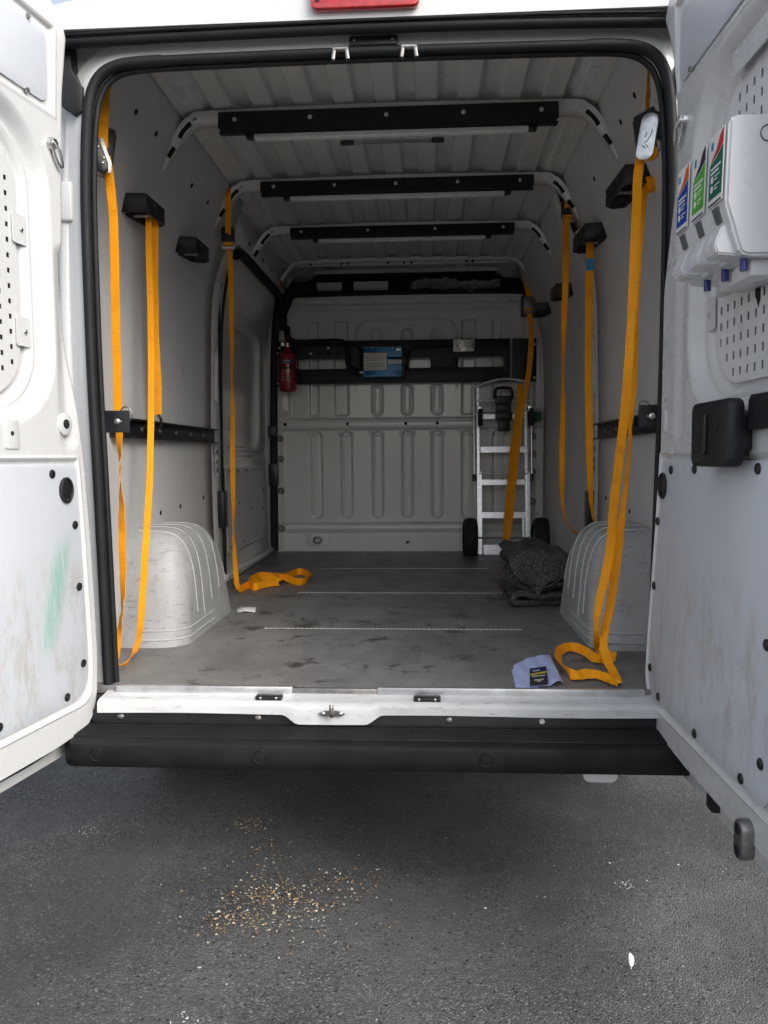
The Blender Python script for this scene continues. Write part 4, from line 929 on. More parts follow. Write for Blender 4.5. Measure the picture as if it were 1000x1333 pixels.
# ------------------------------------------------------------------ straps
XW = Vector((1, 0, 0)); 
def dirv(deg): return Vector((math.cos(math.radians(deg)), math.sin(math.radians(deg)), 0))
def ratchet(parent, c, face, scale=1.0, handle='black_plastic', tilt=0.0, side_plate=False):
    """ratchet buckle: base plates, spool, handle; c in parent space, face = outward direction"""
    f = Vector(face).normalized(); u = Vector((0, 0, 1)); r_ = u.cross(f).normalized()
    m_ = Matrix((r_, f, u)).transposed().to_4x4()                # local: x across, y out, z up
    m_ = Matrix.Translation(Vector(c)) @ m_ @ Matrix.Rotation(tilt, 4, 'Y') @ Matrix.Scale(scale, 4)
    def fx(nm, mt, build):
        bm = bmesh.new(); build(bm); bmesh.ops.transform(bm, matrix=m_, verts=bm.verts); return fin(nm, bm, mt, parent)
    def sides(bm):
        for x in (-.030, .027): bbox(bm, (x, -.012, -.058), (x+.003, .022, .045), .002)
        bbox(bm, (-.030, -.013, -.05), (.030, -.010, .03), .001)
    fx('base_frame', 'steel', sides)
    fx('spool', 'dull_steel', lambda bm: (cyl(bm, (-.036, .008, -.015), (.036, .008, -.015), .012), cyl(bm, (-.030, .008, -.015), (-.026, .008, -.015), .020, n=14), cyl(bm, (.026, .008, -.015), (.030, .008, -.015), .020, n=14)))
    fx('handle', handle, lambda bm: (bbox(bm, (-.034, .020, -.02), (.034, .030, .062), .005), bbox(bm, (-.036, .004, -.03), (-.032, .03, .05), .002), bbox(bm, (.032, .004, -.03), (.036, .03, .05), .002)))
    fx('wound_webbing', 'web', lambda bm: cyl(bm, (-.024, .008, -.015), (.024, .008, -.015), .019, n=18))
    fx('pawl', 'steel', lambda bm: bbox(bm, (-.022, .012, .02), (.022, .019, .035), .002)); fx('cross_pin', 'steel', lambda bm: cyl(bm, (-.034, .012, -.045), (.034, .012, -.045), .006))
def strap(label, group='orange ratchet straps hanging in the van'):
    return empty('ratchet_strap', (0, 0, 0), label, 'strap', group)
P_ = pt
# 1: left, nearest
s1 = strap('orange strap nearest the left pillar looped from floor to wall holder')
ribbon('webbing_top', [(P_(164, 92, 'y', .22), (.3, .5, .8)), (P_(150, 97, 'y', .2), (.5, .5, .5)), (P_(139, 110, 'y', .17), dirv(20)), (P_(135, 145, 'y', .16), dirv(15)), (P_(134, 192, 'y', .15), dirv(10))], 'web', s1, .029)
ribbon('webbing_fold', [(P_(136, 106, 'y', .20), dirv(60)), (P_(131, 130, 'y', .20), dirv(60)), (P_(129, 186, 'y', .19), dirv(60))], 'web', s1, .029)
ratchet(s1, P_(126, 200, 'y', .19), (.62, -.78, .05), 1.2, tilt=.14)
p = P_(127, 199, 'y', .13); pm1 = Matrix.Translation(p) @ Matrix.Rotation(math.radians(24), 4, 'Z') @ Matrix.Rotation(-.20, 4, 'Y')
def pm1f(a, b, c): return pm1 @ Vector((a, c, b))
plate('lever', [(-.024, .064), (-.004, .070), (.010, .050), (.022, -.030), (.018, -.052), (.004, -.060), (-.010, -.052), (-.020, -.020)], 'black_plastic', pm1f, s1, t=.030, bev=.006)
plate('side_plate', [(.010, .048), (.026, .044), (.034, -.030), (.026, -.055), (.008, -.056)], 'dull_steel', lambda a, b, c: pm1 @ Vector((a, c+.012, b)), s1, t=.006, bev=.001)
for a_, b_ in ((.004, .012), (.012, -.02), (.006, -.034), (-.004, .03)): bolts('rivet', [pm1f(a_, b_, -.0155)], (.3, -1, 0), .0045, 'steel', s1, .003)
ribbon('webbing', [(P_(138, 203, 'y', .16), dirv(12), .027), (P_(143, 235, 'y', .18), dirv(10), .027), (P_(148, 290, 'y', .20), dirv(0), .0271), (P_(150, 380, 'y', .22), dirv(0), .0271), (P_(152, 470, 'y', .23), dirv(-5), .0271), (P_(154, 540, 'y', .24), dirv(-5), .0271), (P_(156, 590, 'y', .24), dirv(-45), .0271), (P_(156, 612, 'y', .24), dirv(-78), .0271), (P_(158, 650, 'y', .24), dirv(-40), .0271),
    (P_(159, 700, 'y', .24), dirv(-15), .0271), (P_(160, 760, 'y', .22), dirv(-30), .0271), (P_(159, 795, 'y', .21), dirv(-58), .032), (P_(154, 830, 'y', .2), dirv(-30), .0271), (P_(151, 855, 'z', .60), dirv(-30), .0271), (P_(156, 866, 'z', .578), Vector((.4, -.8, .3)), .0271),
    (P_(168, 860, 'z', .585), Vector((.3, -.8, .5)), .0271), (P_(179, 838, 'y', .27), dirv(-30), .0225), (P_(184, 800, 'y', .30), dirv(-12), .0225), (P_(189, 720, 'y', .38), dirv(0), .0225), (P_(195, 620, 'y', .48), dirv(5), .0225), (P_(197, 500, 'y', .55), dirv(5), .022), (P_(196, 400, 'y', .56), dirv(5), .022), (P_(194, 330, 'y', .58), dirv(5), .022), (P_(194, 284, 'y', .59), dirv(5), .022), (P_(197, 270, 'y', .59), dirv(5), .022)], 'web', s1)
ribbon('webbing_tail', [(P_(203, 276, 'y', .64), dirv(50)), (P_(202, 340, 'y', .66), dirv(55)), (P_(203, 440, 'y', .68), dirv(50)), (P_(206, 500, 'y', .70), dirv(40)), (P_(206, 540, 'y', .72), dirv(35))], 'web', s1, .026)
tube('end_hook', [P_(206, 540, 'y', .72), P_(209, 545, 'y', .72), P_(210, 553, 'y', .74), P_(206, 558, 'y', .75), P_(202, 556, 'y', .76)], .006, 'black_plastic', s1, n=8)
# 2: left, by the side door
s2 = strap('orange strap by the side door with its tail heaped on the floor')
ribbon('webbing_top', [(P_(298, 244, 'y', 1.41), dirv(0)), (P_(297, 250, 'y', 1.375), dirv(0)), (P_(297, 264, 'y', 1.375), dirv(0)), (P_(297, 306, 'y', 1.45), dirv(0))], 'web', s2, .0255)
ratchet(s2, P_(297, 312, 'y', 1.47), (.25, -1, 0), .85, 'black_plastic')
ribbon('webbing', [(P_(298, 318, 'y', 1.46), dirv(0), .0255), (P_(300, 350, 'y', 1.55), dirv(5), .0255), (P_(301, 400, 'y', 1.70), dirv(40), .0245), (P_(302, 450, 'y', 1.70), dirv(65), .0245), (P_(302, 490, 'y', 1.70), dirv(85), .0245), (P_(303, 530, 'y', 1.70), dirv(50), .0245), (P_(303, 570, 'y', 1.70), dirv(35), .0245), (P_(303, 620, 'y', 1.68), dirv(30), .0245), (P_(304, 660, 'y', 1.66), dirv(60), .0245), (P_(304, 688, 'y', 1.64), dirv(86), .0245), (P_(305, 715, 'y', 1.62), dirv(60), .0245), (P_(307, 745, 'y', 1.60), dirv(35), .0245), (P_(309, 762, 'z', .585), dirv(20), .0245), (P_(313, 768, 'z', .568), Vector((.4, .6, .7)), .0245)], 'web', s2)
def heap(z): return lambda x, y, dz=0: P_(x, y, 'z', .562+z+dz)
h0 = heap(.018)
ribbon('coiled_tail', [(h0(312, 767), Vector((0, .4, 1))), (h0(322, 762), Vector((0, .6, 1))), (h0(338, 756), Vector((0, 1, .6))), (h0(352, 750), Vector((0, 1, .3))), (h0(364, 752, .01), Vector((.2, .6, .9))), (h0(378, 748), Vector((0, .2, 1))), (h0(390, 744), Vector((0, .3, 1))), (h0(400, 747), Vector((.8, .2, .8))), (h0(402, 753), Vector((.5, -.3, 1))), (h0(394, 757), Vector((0, -.3, 1))), (h0(382, 756), Vector((0, .3, 1))), (h0(368, 750, .012), Vector((0, .9, .4))),
    (h0(352, 748, .012), Vector((0, .9, .5))), (h0(336, 750, .01), Vector((0, .4, 1))), (h0(324, 757, .005), Vector((0, .3, 1))), (h0(330, 764), Vector((0, .2, 1))), (h0(346, 760, .004), Vector((0, .5, .9))), (h0(362, 758), Vector((0, .9, .4))), (h0(354, 752, .02), Vector((.3, .8, .4))), (h0(340, 754, .02), Vector((0, .9, .3)))], 'web', s2, .036, sub=12)
# 3: right, far
s3 = strap('orange strap hanging from the far right ceiling bow and trailing to the wheel arch')
ribbon('webbing_top', [(P_(742, 238, 'y', 1.43), dirv(0)), (P_(740, 255, 'y', 1.45), dirv(0)), (P_(739, 272, 'y', 1.48), dirv(0))], 'web', s3, .029)
ratchet(s3, P_(739, 277, 'y', 1.5), (-.2, -1, 0), .80, 'black_plastic')
ribbon('webbing', [(P_(738, 284, 'y', 1.48), dirv(0), .029), (P_(737, 330, 'y', 1.5), dirv(0), .029), (P_(736, 380, 'y', 1.52), dirv(-20), .029), (P_(734, 430, 'y', 1.54), dirv(-55), .029), (P_(733, 475, 'y', 1.56), dirv(-80), .029), (P_(733, 500, 'y', 1.58), dirv(-75), .029), (P_(733, 540, 'y', 1.6), dirv(-50), .029), (P_(732, 580, 'y', 1.62), dirv(-38), .029), (P_(732, 620, 'y', 1.62), dirv(-45), .029), (P_(732, 650, 'y', 1.62), dirv(-65), .029), (P_(735, 672, 'y', 1.6), dirv(-82), .028), (P_(742, 686, 'y', 1.56), Vector((0, -1, .1)), .03), (P_(754, 697, 'y', 1.46), Vector((0, -1, .2)), .03), (P_(764, 702, 'y', 1.40), Vector((0, -1, .2)), .03)], 'web', s3)
# 4: right, from the holder with the blue tag
s4 = strap('orange strap with a blue tag hanging from the second holder on the right wall')
ribbon('webbing', [(P_(768, 312, 'y', 1.26), dirv(0), .031), (P_(768, 340, 'y', 1.24), dirv(0), .031), (P_(767, 400, 'y', 1.24), dirv(0), .031), (P_(766, 480, 'y', 1.24), dirv(5), .031), (P_(767, 550, 'y', 1.24), dirv(-15), .031), (P_(768, 600, 'y', 1.25), dirv(-40), .031), (P_(769, 640, 'y', 1.27), dirv(-60), .030), (P_(772, 670, 'y', 1.30), dirv(-80), .03), (P_(778, 693, 'y', 1.35), dirv(-85), .03)], 'web', s4)
p = P_(768, 344, 'y', 1.237); tg = box('blue_tag', (p.x-.016, p.y-.003, p.z-.026), (p.x+.016, p.y-.001, p.z+.024), 'light_blue', s4, 0)
# 5: right, nearest
s5 = strap('orange strap nearest the right door with its loop spread on the van floor')
ribbon('webbing_top', [(P_(828, 68, 'y', .22), Vector((1, 0, -.6))), (P_(840, 76, 'y', .2), Vector((1, .4, -.8))), (P_(844, 92, 'y', .18), dirv(60)), (P_(844, 120, 'y', .17), dirv(55)), (P_(842, 155, 'y', .16), dirv(50))], 'web', s5, .030)
ratchet(s5, P_(848, 176, 'y', .16), (-.75, -.66, .0265), 1.0, 'black_plastic', tilt=-.15)
p = P_(843, 176, 'y', .12); pm = Matrix.Translation(p) @ Matrix.Rotation(math.radians(-28), 4, 'Z') @ Matrix.Rotation(.16, 4, 'Y')
def pmf(a, b, c): return pm @ Vector((a, c, b))
plate('side_plate', rrect(-.024, .024, -.066, .060, .022), 'steel', pmf, s5, t=.003, bev=.0005)
for (a0, b0, a1, b1) in ((-.006, -.005, -.004, .008), (.004, -.012, .012, .016), (-.004, -.02, .004, -.012), (-.010, -.028, .002, -.036), (.0, -.026, .008, -.034)):
    tube('stamped_mark', [pmf(a0, b0, -.0018), pmf((a0+a1)/2+.002, (b0+b1)/2, -.0018), pmf(a1, b1, -.0018)], .0012, 'label_navy', s5, n=5, sub=3)
rod('holder_coil', P_(843, 241, 'y', .50), P_(854, 238, 'y', .50), .026, 'web', s5, n=20)
rod('wound_coil', pmf(.012, -.042, .012), pmf(.012, -.042, .0265), .020, 'web', s5, n=20)
ribbon('webbing', [(P_(836, 196, 'y', .15), dirv(10), .0265), (P_(831, 225, 'y', .15), dirv(5), .0265), (P_(828, 290, 'y', .16), dirv(0), .0265), (P_(825, 360, 'y', .17), dirv(-20), .0265), (P_(822, 420, 'y', .18), dirv(-40), .0265), (P_(818, 480, 'y', .19), dirv(-25), .0265), (P_(813, 540, 'y', .2), dirv(-8), .0265), (P_(806, 600, 'y', .2), dirv(0), .0265), (P_(799, 660, 'y', .2), dirv(0), .0265), (P_(795, 710, 'y', .2), dirv(-10), .0265), (P_(788, 750, 'y', .2), dirv(-25), .0265), (P_(779, 790, 'y', .2), dirv(-50), .0265), (P_(777, 822, 'y', .2), dirv(-70), .0265), (P_(780, 843, 'z', .605), Vector((.6, -.5, .6)), .0265), (P_(790, 852, 'z', .585), Vector((.3, .3, .9)), .030), (P_(802, 855, 'z', .582), Vector((.2, .2, 1)), .030)], 'web', s5)
ribbon('webbing_return', [(P_(845, 240, 'y', .52), dirv(0), .026), (P_(839, 252, 'y', .46), dirv(0), .026), (P_(835, 275, 'y', .36), dirv(-10), .0265), (P_(831, 320, 'y', .30), dirv(-25), .0265), (P_(826, 400, 'y', .27), dirv(-20), .0265), (P_(825, 460, 'y', .26), dirv(-8), .0265), (P_(823, 510, 'y', .26), dirv(-30), .0265), (P_(821, 550, 'y', .26), dirv(-78), .0265), (P_(819, 590, 'y', .25), dirv(-84), .0265), (P_(814, 640, 'y', .24), dirv(-74), .0265), (P_(808, 690, 'y', .24), dirv(-50), .0265), (P_(803, 730, 'y', .23), dirv(-25), .0265), (P_(796, 780, 'y', .22), dirv(-30), .0265), (P_(788, 820, 'y', .2), dirv(-45), .0265),
    (P_(786, 842, 'y', .17), dirv(-50), .0265), (P_(792, 862, 'z', .60), Vector((.7, .4, .3)), .0265), (P_(800, 878, 'z', .578), Vector((1, .5, .15)), .0265), (P_(804, 889, 'z', .572), Vector((1, .6, .1)), .0265), (P_(796, 886, 'z', .575), Vector((.5, 1, .3)), .0265), (P_(782, 879, 'z', .578), Vector((0, 1, .5)), .030), (P_(765, 877, 'z', .580), Vector((0, .7, .8)), .030), (P_(748, 879, 'z', .578), Vector((0, .8, .6)), .030), (P_(735, 870, 'z', .580), Vector((-.6, .4, .8)), .030), (P_(727, 857, 'z', .582), Vector((-.8, .1, .7)), .030), (P_(730, 846, 'z', .582), Vector((-.5, .5, .8)), .030), (P_(745, 842, 'z', .582), Vector((0, .7, .8)), .030), (P_(762, 848, 'z', .582), Vector((.3, .6, .8)), .030), (P_(774, 856, 'z', .580), Vector((.3, .6, .7)), .030), (P_(788, 858, 'z', .578), Vector((0, .6, .8)), .030)], 'web', s5)
# 6: round the hand truck
s6 = strap('orange strap holding the hand truck against the bulkhead')
ribbon('webbing_top', [(P_(686, 362, 'y', 3.0), dirv(0)), (P_(688, 375, 'y', 3.0), dirv(0)), (P_(689, 392, 'y', 3.0), dirv(0))], 'web', s6, .042)
ratchet(s6, P_(688, 398, 'y', 3.0), (0, -1, 0), .9, 'dull_steel')
p = P_(694, 398, 'y', 3.03); box('mount', (p.x-.075, p.y, p.z-.065), (p.x+.075, p.y+.05, p.z+.065), 'black_plastic', s6, .006)
ribbon('webbing', [(P_(689, 408, 'y', 2.97), dirv(0)), (P_(692, 430, 'y', 2.97), dirv(-10)), (P_(690, 470, 'y', 2.95), dirv(-10)), (P_(686, 500, 'y', 2.93), dirv(0)), (P_(680, 530, 'y', 2.91), dirv(0)), (P_(675, 570, 'y', 2.89), dirv(0)), (P_(670, 620, 'y', 2.88), dirv(0)), (P_(665, 670, 'y', 2.87), dirv(0)), (P_(661, 702, 'y', 2.87), dirv(0))], 'web', s6, .034)
ribbon('webbing_back', [(P_(677, 500, 'y', 2.96), dirv(20)), (P_(676, 520, 'y', 2.95), dirv(10)), (P_(672, 555, 'y', 2.93), dirv(10)), (P_(667, 590, 'y', 2.92), dirv(10)), (P_(664, 630, 'y', 2.91), dirv(10)), (P_(660, 670, 'y', 2.90), dirv(10)), (P_(658, 706, 'y', 2.90), dirv(10))], 'web', s6, .034)
tube('end_hook', [P_(658, 703, 'y', 2.88), P_(654, 706, 'y', 2.87), P_(652, 710, 'y', 2.87), P_(656, 712, 'y', 2.87)], .009, 'dull_steel', s6, n=8)

# ------------------------------------------------------------------ soap dispenser on the right door
dp = empty('hand_dispenser', mR @ Vector((-.67, 0, 1.69)), 'white three bay hand cleaner dispenser with coloured labels on the right door', 'dispenser', rot=(0, 0, math.atan2(-mR[0][1]*0+mR[1][0], mR[0][0])))
dp.rotation_euler = mR.to_euler()
DL = lambda s, n, z: Vector((-(s-.67), n, z-1.69))
prf = [(-.030, 1.812), (.078, 1.812), (.088, 1.804), (.092, 1.66), (.064, 1.572), (.050, 1.566), (-.030, 1.566)]
def sweep(nm, prf, s0, s1, mt, bev=.006, par=dp):
    bm = bmesh.new(); A = [bm.verts.new(DL(s0, n, z)) for n, z in prf]; B = [bm.verts.new(DL(s1, n, z)) for n, z in prf]; k = len(prf)
    for i in range(k): bm.faces.new((A[i], A[(i+1) % k], B[(i+1) % k], B[i]))
    bm.faces.new(A[::-1]); bm.faces.new(B)
    bmesh.ops.bevel(bm, geom=bm.edges[:], offset=bev, segments=3, affect='EDGES', clamp_overlap=True); return fin(nm, bm, mt, par, 40)
sweep('casing', prf, .440, .706, 'white_plastic', .005)
bm = bmesh.new()
tube_bm(bm, [DL(.7075, .02+.014*math.cos(a_), 1.778+.014*math.sin(a_)) for a_ in np.linspace(0, 2*PI, 20)[:-1]], .0012, True, 6, 2); fin('moulded_ring', bm, 'grey_window', dp)
box('under_tray', (DL(.68, 0, 0).x, -.03, 1.535-1.69), (DL(.53, 0, 0).x, .035, 1.567-1.69), 'white_plastic', dp, .006)
for (s0, s1), top, low in (((.636, .694), 'label_orange', 'label_teal'), ((.551, .609), 'label_plum', 'label_green'), ((.462, .520), 'label_orange', 'label_blue')):
    if low == 'label_teal': top = 'label_red'
    sm_ = (s0+s1)/2
    fnl = lambda d: (lambda a, b, c: DL(a, .0925+(1.80-b)*.0255+d+c, b))
    cd = plate('label_card', rrect(s0-.003, s1+.003, 1.668, 1.797, .002), 'label_white', fnl(-.0005), dp, t=.0016)
    plate('print_field', [(s0, 1.682), (s1, 1.682), (s1, 1.765), ((s0+s1)/2, 1.752), (s0, 1.745)], low, fnl(.0008), cd, t=.0008)
    plate('print_corner', [(s0+.004, 1.749), ((s0+s1)/2, 1.756), (s1, 1.769), (s1, 1.795), (s1-.014, 1.788), (s0+.03, 1.768)], top, fnl(.0008), cd, t=.0008)
    plate('print_rule', rrect(s0, s1, 1.670, 1.673), 'label_navy', fnl(.0008), cd, t=.0008)
    for k in range(2): plate('text_line', rrect(s0+.006, s1-.006-.008*k, 1.734-k*.008, 1.738-k*.008), 'label_white', fnl(.0014), cd, t=.0006)
    for k in range(2):
        bm = bmesh.new(); zc = 1.716-k*.017; dome(bm, DL(s0+.014, .0925+(1.80-zc)*.0255+.0012, zc), (0, 1, 0), .0068, .0004, 16); fin('print_disc', bm, 'label_white', cd)
        for q in range(2): plate('text_line', rrect(s0+.026, s1-.008-.01*q, zc+.002-q*.006, zc+.0042-q*.006), 'label_white', fnl(.0014), cd, t=.0006)
    plate('print_mark', rrect(s0+.003, s0+.012, 1.772, 1.786), 'light_blue', fnl(.0008), cd, t=.0008)
    def lowf(d): return lambda a, b, c: DL(a, .0920-(1.66-b)*.318+d+c, b)
    plate('level_window', rrect(sm_-.016, sm_+.010, 1.634, 1.662, .003), 'grey_window', lowf(.001), dp, t=.003)
    lv = sweep('push_lever', [(.060, 1.626), (.090, 1.626), (.104, 1.590), (.098, 1.574), (.055, 1.570)], sm_-.028, sm_+.024, 'white_plastic', .003)
    rod('nozzle', DL(sm_+.012, .045, 1.572), DL(sm_+.012, .045, 1.545), .007, 'blue_plastic', dp, n=12)
# ------------------------------------------------------------------ loose things on the floor
# folded felt blanket
def blanket():
    t = empty('moving_blanket', (.638, 1.3, .56), 'folded dark grey flecked blanket on the floor against the right wheel arch', 'blanket')
    rng = np.random.RandomState(3)
    # serpentine section: layers folded on the left, swept towards the bulkhead
    path = []
    layers = 6; zz = .02
    xl, xr = -.115, .10
    for k in range(layers):
        z = .020+k*.038; wob = .012*math.sin(k*2.1)
        seq = [(xr, z), (.03, z+.004), (-.05, z-.002), (xl+wob, z+.003)] if k % 2 == 0 else [(xl+wob-.0, z), (-.05, z+.004), (.03, z), (xr, z)]
        path += [(x, zq) for x, zq in seq]
    C = catmull([(x, 0, z) for x, z in path], 7); ny = 60; Yv = np.linspace(-.16, .30, ny); P = np.zeros((ny, len(C), 3))
    for j, y in enumerate(Yv):
        f = abs((j/(ny-1))*2-1)**6
        for i, c in enumerate(C):
            k = c.z/.25; a_ = i*.13
            x = c.x*(1-.10*f)+.012*math.sin(y*14+k*9)+.008*math.sin(y*31+a_)
            yy = y*(1-.08*math.cos(a_*.7))+.015*math.sin(c.z*40+c.x*16)
            z = c.z*(1-.10*f)+.010*math.sin(y*19+c.x*22+k*5)*min(1, c.z/.08)+.006*math.sin(y*41+c.x*35)*min(1, c.z/.08)-.10*max(0, -c.x-.06)*k
            P[j, i] = (x, yy, z)
    b = grid('folded_layers', P, 'felt', t, smooth=180); md = b.modifiers.new('t', 'SOLIDIFY'); md.thickness = .026; md.offset = 0
    # top fold hanging over the front in a point
    nu, nv = 60, 60; Q = np.zeros((nv, nu, 3))
    for j in range(nv):
        for i in range(nu):
            u, v = i/(nu-1)*2-1, j/(nv-1); half = .140*(1-.15*max(0, .3-v)/.3)
            x = u*half; over = max(0, .42-v)/.42                     # part that drapes over the near edge
            y = -.165+.44*max(0, v-.42)/.58
            dropm = .11*(1-abs(u+.15))+.06
            z = .236-over*dropm-.025*abs(u)**3-.012*max(0, u) + .008*math.sin(u*5+v*7)+.006*math.sin(u*11-v*9)
            y -= .020*math.sin(over*PI/2)+.012*math.sin(u*6)*over
            Q[j, i] = (x-.005, y, z)
    b2 = grid('top_fold', Q, 'felt', t, smooth=180); md = b2.modifiers.new('t', 'SOLIDIFY'); md.thickness = .020; md.offset = 0
    tube('hem', [(-.118, -.176, .165), (-.08, -.186, .135), (-.03, -.193, .105), (.015, -.194, .098), (.06, -.190, .125), (.10, -.178, .16)], .0045, 'felt_hem', t, n=8)
    tube('hem', [(-.11, -.178, .052), (-.06, -.186, .060), (0, -.184, .050), (.05, -.188, .058), (.10, -.180, .050)], .0040, 'felt_hem', t, n=8)
    return t
blanket()
# lilac cloth with the black card
corners = [P_(668, 868, 'z', .563), P_(672, 897, 'z', .563), P_(734, 892, 'z', .563), P_(716, 855, 'z', .563)]
nu, nv = 50, 40; Q = np.zeros((nv, nu, 3)); A, B, C_, D_ = corners
for j in range(nv):
    for i in range(nu):
        u, v = i/(nu-1), j/(nv-1); p = (B*(1-u)+C_*u)*(1-v)+(A*(1-u)+D_*u)*v
        r_ = .018*max(0, u-.62)/.38*(max(0, .55-v)/.55)**1.0
        bulge = .035*math.sin(u*PI)*v**3
        z = .564+.0025*math.sin(u*9+v*4)**2+r_*math.sin(min(1, (u-.62)/.38*1.0)*PI*.9 if u > .62 else 0)+.006*v*u
        Q[j, i] = (p.x, p.y+bulge, z)
cl = grid('folded_cloth', Q, 'lilac', None, smooth=180); md = cl.modifiers.new('t', 'SOLIDIFY'); md.thickness = .0012
tag(cl, 'pale lilac cloth lying flat on the van floor near the sill', 'cloth')
un = bmesh.new(); vv = [un.verts.new(p) for p in (P_(666, 871, 'z', .5618), P_(671, 896, 'z', .5618), P_(700, 897, 'z', .5618), P_(700, 875, 'z', .5618))]; un.faces.new(vv); fin('under_layer', un, 'lilac', cl)
kd = empty('business_card', P_(701, 882, 'z', .571), 'black card with yellow and white lettering lying on the lilac cloth', 'card')
KC = [P_(x, y, 'z', .571)-kd.location for x, y in ((690, 893), (714, 891), (711, 868), (690, 871))]
def KM(a, b, c):
    u, v = (a+.024)/.048, (b+.078)/.156; p = (KC[0]*(1-u)+KC[1]*u)*(1-v)+(KC[3]*(1-u)+KC[2]*u)*v
    return (p.x, p.y, c)
kw, kh = .024, .078
plate('card', rrect(-kw, kw, -kh, kh, .002), 'label_ink', lambda a, b, c: KM(a, b, c+.0015), kd, t=.0008)
plate('print_picture', rrect(-kw+.002, kw-.002, .028, .070), 'label_navy', lambda a, b, c: KM(a, b, c+.0023), kd, t=.0004)
plate('print_band', [(-kw+.001, .008), (kw-.001, .016), (kw-.001, .030), (0, .026), (-kw+.001, .020)], 'label_yellow', lambda a, b, c: KM(a, b, c+.0027), kd, t=.0004)
for z_, w0, w1, mt in ((-.006, -.018, .018, 'label_white'), (-.040, -.012, .013, 'label_white'), (-.052, -.004, .005, 'label_white'), (.045, -.016, .004, 'label_white')):
    x_ = w0
    while x_ < w1:
        lw = random.uniform(.002, .004); plate('lettering', rrect(x_, min(x_+lw, w1), z_-.005, z_+.005), mt, lambda a, b, c: KM(a, b, c+.0031), kd, t=.0004); x_ += lw+.0012
# paper scrap, dropped on the floor by the left arch
sc_p = [P_(x, y, 'z', .563) for x, y in ((307, 793), (313, 790), (326, 789), (334, 792), (332, 797), (318, 797), (310, 797))]
bm = bmesh.new(); vs = [bm.verts.new(p+Vector((0, 0, .006*(i % 2)))) for i, p in enumerate(sc_p)]; c = bm.verts.new(sum(sc_p, Vector())/7+Vector((0, 0, .008)))
for i in range(7): bm.faces.new((vs[i], vs[(i+1) % 7], c))
o = fin('paper_scrap', bm, 'paper', None); md = o.modifiers.new('t', 'SOLIDIFY'); md.thickness = .0012; tag(o, 'small crumpled white paper scrap on the floor beside the left wheel arch', 'scrap')
# clear plastic sheet bundled above the bulkhead
rngb = np.random.RandomState(5); nu, nv = 90, 40; Q = np.zeros((nv, nu, 3))
for j in range(nv):
    for i in range(nu):
        u, a_ = i/(nu-1), 2*PI*j/(nv-1); x = .04+.60*u; r_ = .045*(.6+.4*math.sin(u*PI))*(1+.3*math.sin(a_*3+u*21)+.22*math.sin(a_*5-u*37))
        Q[j, i] = (x, 3.185+r_*.6*math.cos(a_), 2.368+.012*math.sin(u*7)+r_*.8*math.sin(a_))
Q2 = Q.copy(); Q2[..., 1] += .03; Q2[..., 2] -= .022; Q2[..., 0] = Q2[..., 0]*1.12-.06
db = grid('fabric_roll', Q2, 'felt_dark', None, smooth=180); tag(db, 'dark bundled fabric lying on the shelf behind the clear sheeting', 'fabric roll')
pb_ = grid('plastic_bundle', Q, 'film', None, smooth=180); tag(pb_, 'crumpled clear plastic sheeting on the shelf above the bulkhead', 'plastic sheet')
# feather and crumbs on the asphalt
fb = P_(822, 1262, 'z', .004); ft = empty('white_feather', fb, 'small white feather standing on the asphalt at the lower right', 'feather')
bm = bmesh.new(); prev = None
for k in range(12):
    q = k/11; wd_ = .006*math.sin(q*PI)**.7+.0005; c = Vector((.002*math.sin(q*3), .016*q, .003+.026*q)); row = [bm.verts.new(c+Vector((s_*wd_, .0, .002*abs(s_)))) for s_ in (-1, 0, 1)]
    if prev:
        for i in range(2): bm.faces.new((prev[i], prev[i+1], row[i+1], row[i]))
    prev = row
fv = fin('vane', bm, 'paper', ft, 180); md = fv.modifiers.new('t', 'SOLIDIFY'); md.thickness = .0008; rod('quill', (0, 0, 0), (.001, .016, .029), .0008, 'label_white', ft, n=6)
def crumbs(name, spots, mat, label, sz):
    bm = bmesh.new()
    for (px_, py_, sx_, sy_, n) in spots:
        for _ in range(n):
            x, y = random.gauss(px_, sx_), random.gauss(py_, sy_)
            if y < 1012: continue
            p = P_(x, y, 'z', .002); r_ = sz*random.uniform(.5, 1.4)
            vs = [bm.verts.new(p+Vector((random.uniform(-1, 1)*r_, random.uniform(-1, 1)*r_, random.uniform(.2, .9)*r_))) for _ in range(5)]
            try: bmesh.ops.convex_hull(bm, input=vs)
            except Exception: pass
    loose = [v for v in bm.verts if not v.link_faces]; bmesh.ops.delete(bm, geom=loose, context='VERTS')
    o = fin(name, bm, mat, None, 0); tag(o, label, 'crumbs', kind='stuff'); return o
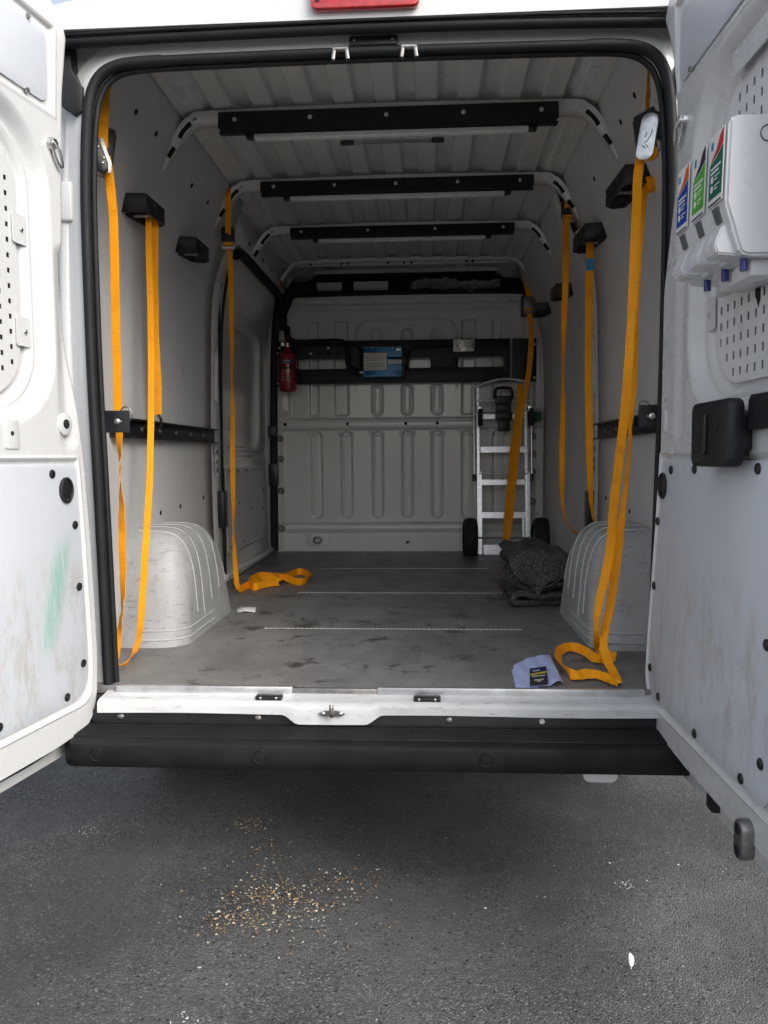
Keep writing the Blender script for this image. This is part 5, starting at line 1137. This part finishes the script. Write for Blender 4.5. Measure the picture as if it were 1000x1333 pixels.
basic('seed_pale', (.52, .48, .38), .7, var=.35, sc=60); basic('seed_tan', (.32, .22, .10), .7, var=.5, sc=50); basic('seed_dark', (.09, .05, .03), .7, var=.5, sc=50); basic('chip_white', (.5, .5, .49), .7, var=.3, sc=50)
main = [(345, 1168, 32, 14, 1), (296, 1196, 24, 10, .6), (395, 1162, 38, 14, .8), (455, 1148, 34, 10, .35), (370, 1192, 42, 19, .8), (325, 1072, 16, 6, .5), (345, 1112, 18, 14, .25), (360, 1180, 90, 40, .35)]
crumbs('pale_crumbs', [(a_, b_, c_, d_, int(e_*75)) for a_, b_, c_, d_, e_ in main], 'seed_pale', 'pale seed crumbs scattered on the asphalt', .0046)
crumbs('tan_crumbs', [(a_, b_, c_, d_, int(e_*85)) for a_, b_, c_, d_, e_ in main], 'seed_tan', 'tan seed husks scattered on the asphalt', .0046)
crumbs('dark_crumbs', [(a_, b_, c_, d_, int(e_*70)) for a_, b_, c_, d_, e_ in main], 'seed_dark', 'dark brown husks scattered on the asphalt', .0046)
crumbs('white_chips', [(112, 1082, 8, 4, 40), (814, 1155, 7, 4, 22), (240, 1325, 12, 5, 14), (500, 1160, 260, 80, 60), (840, 1110, 60, 25, 10), (420, 1200, 10, 6, 12)], 'chip_white', 'small white grit chips scattered over the asphalt', .0036)
bm = bmesh.new()
for _ in range(420):
    s_ = random.choice((-1, 1)); q = random.random()
    if q < .45: x, y = s_*(.925-abs(random.gauss(0, .03))), random.uniform(1.15, 3.08)
    elif q < .7: x, y = random.uniform(-.72, .72), -.022+abs(random.gauss(0, .03))
    else: x, y = s_*(.672-abs(random.gauss(0, .03))), random.uniform(.3, 1.15)
    r_ = random.uniform(.0012, .0034); vs = [bm.verts.new((x+random.uniform(-1, 1)*r_, y+random.uniform(-1, 1)*r_, .5602+random.uniform(0, .9)*r_)) for _ in range(4)]
    bmesh.ops.convex_hull(bm, input=vs)
o = fin('floor_grit', bm, 'seed_pale', None, 0); tag(o, 'fine pale grit lying along the edges of the van floor', 'grit', kind='stuff')
for o in bpy.data.objects:                                      # parts carry no category
    if o.parent and 'category' in o: del o['category']
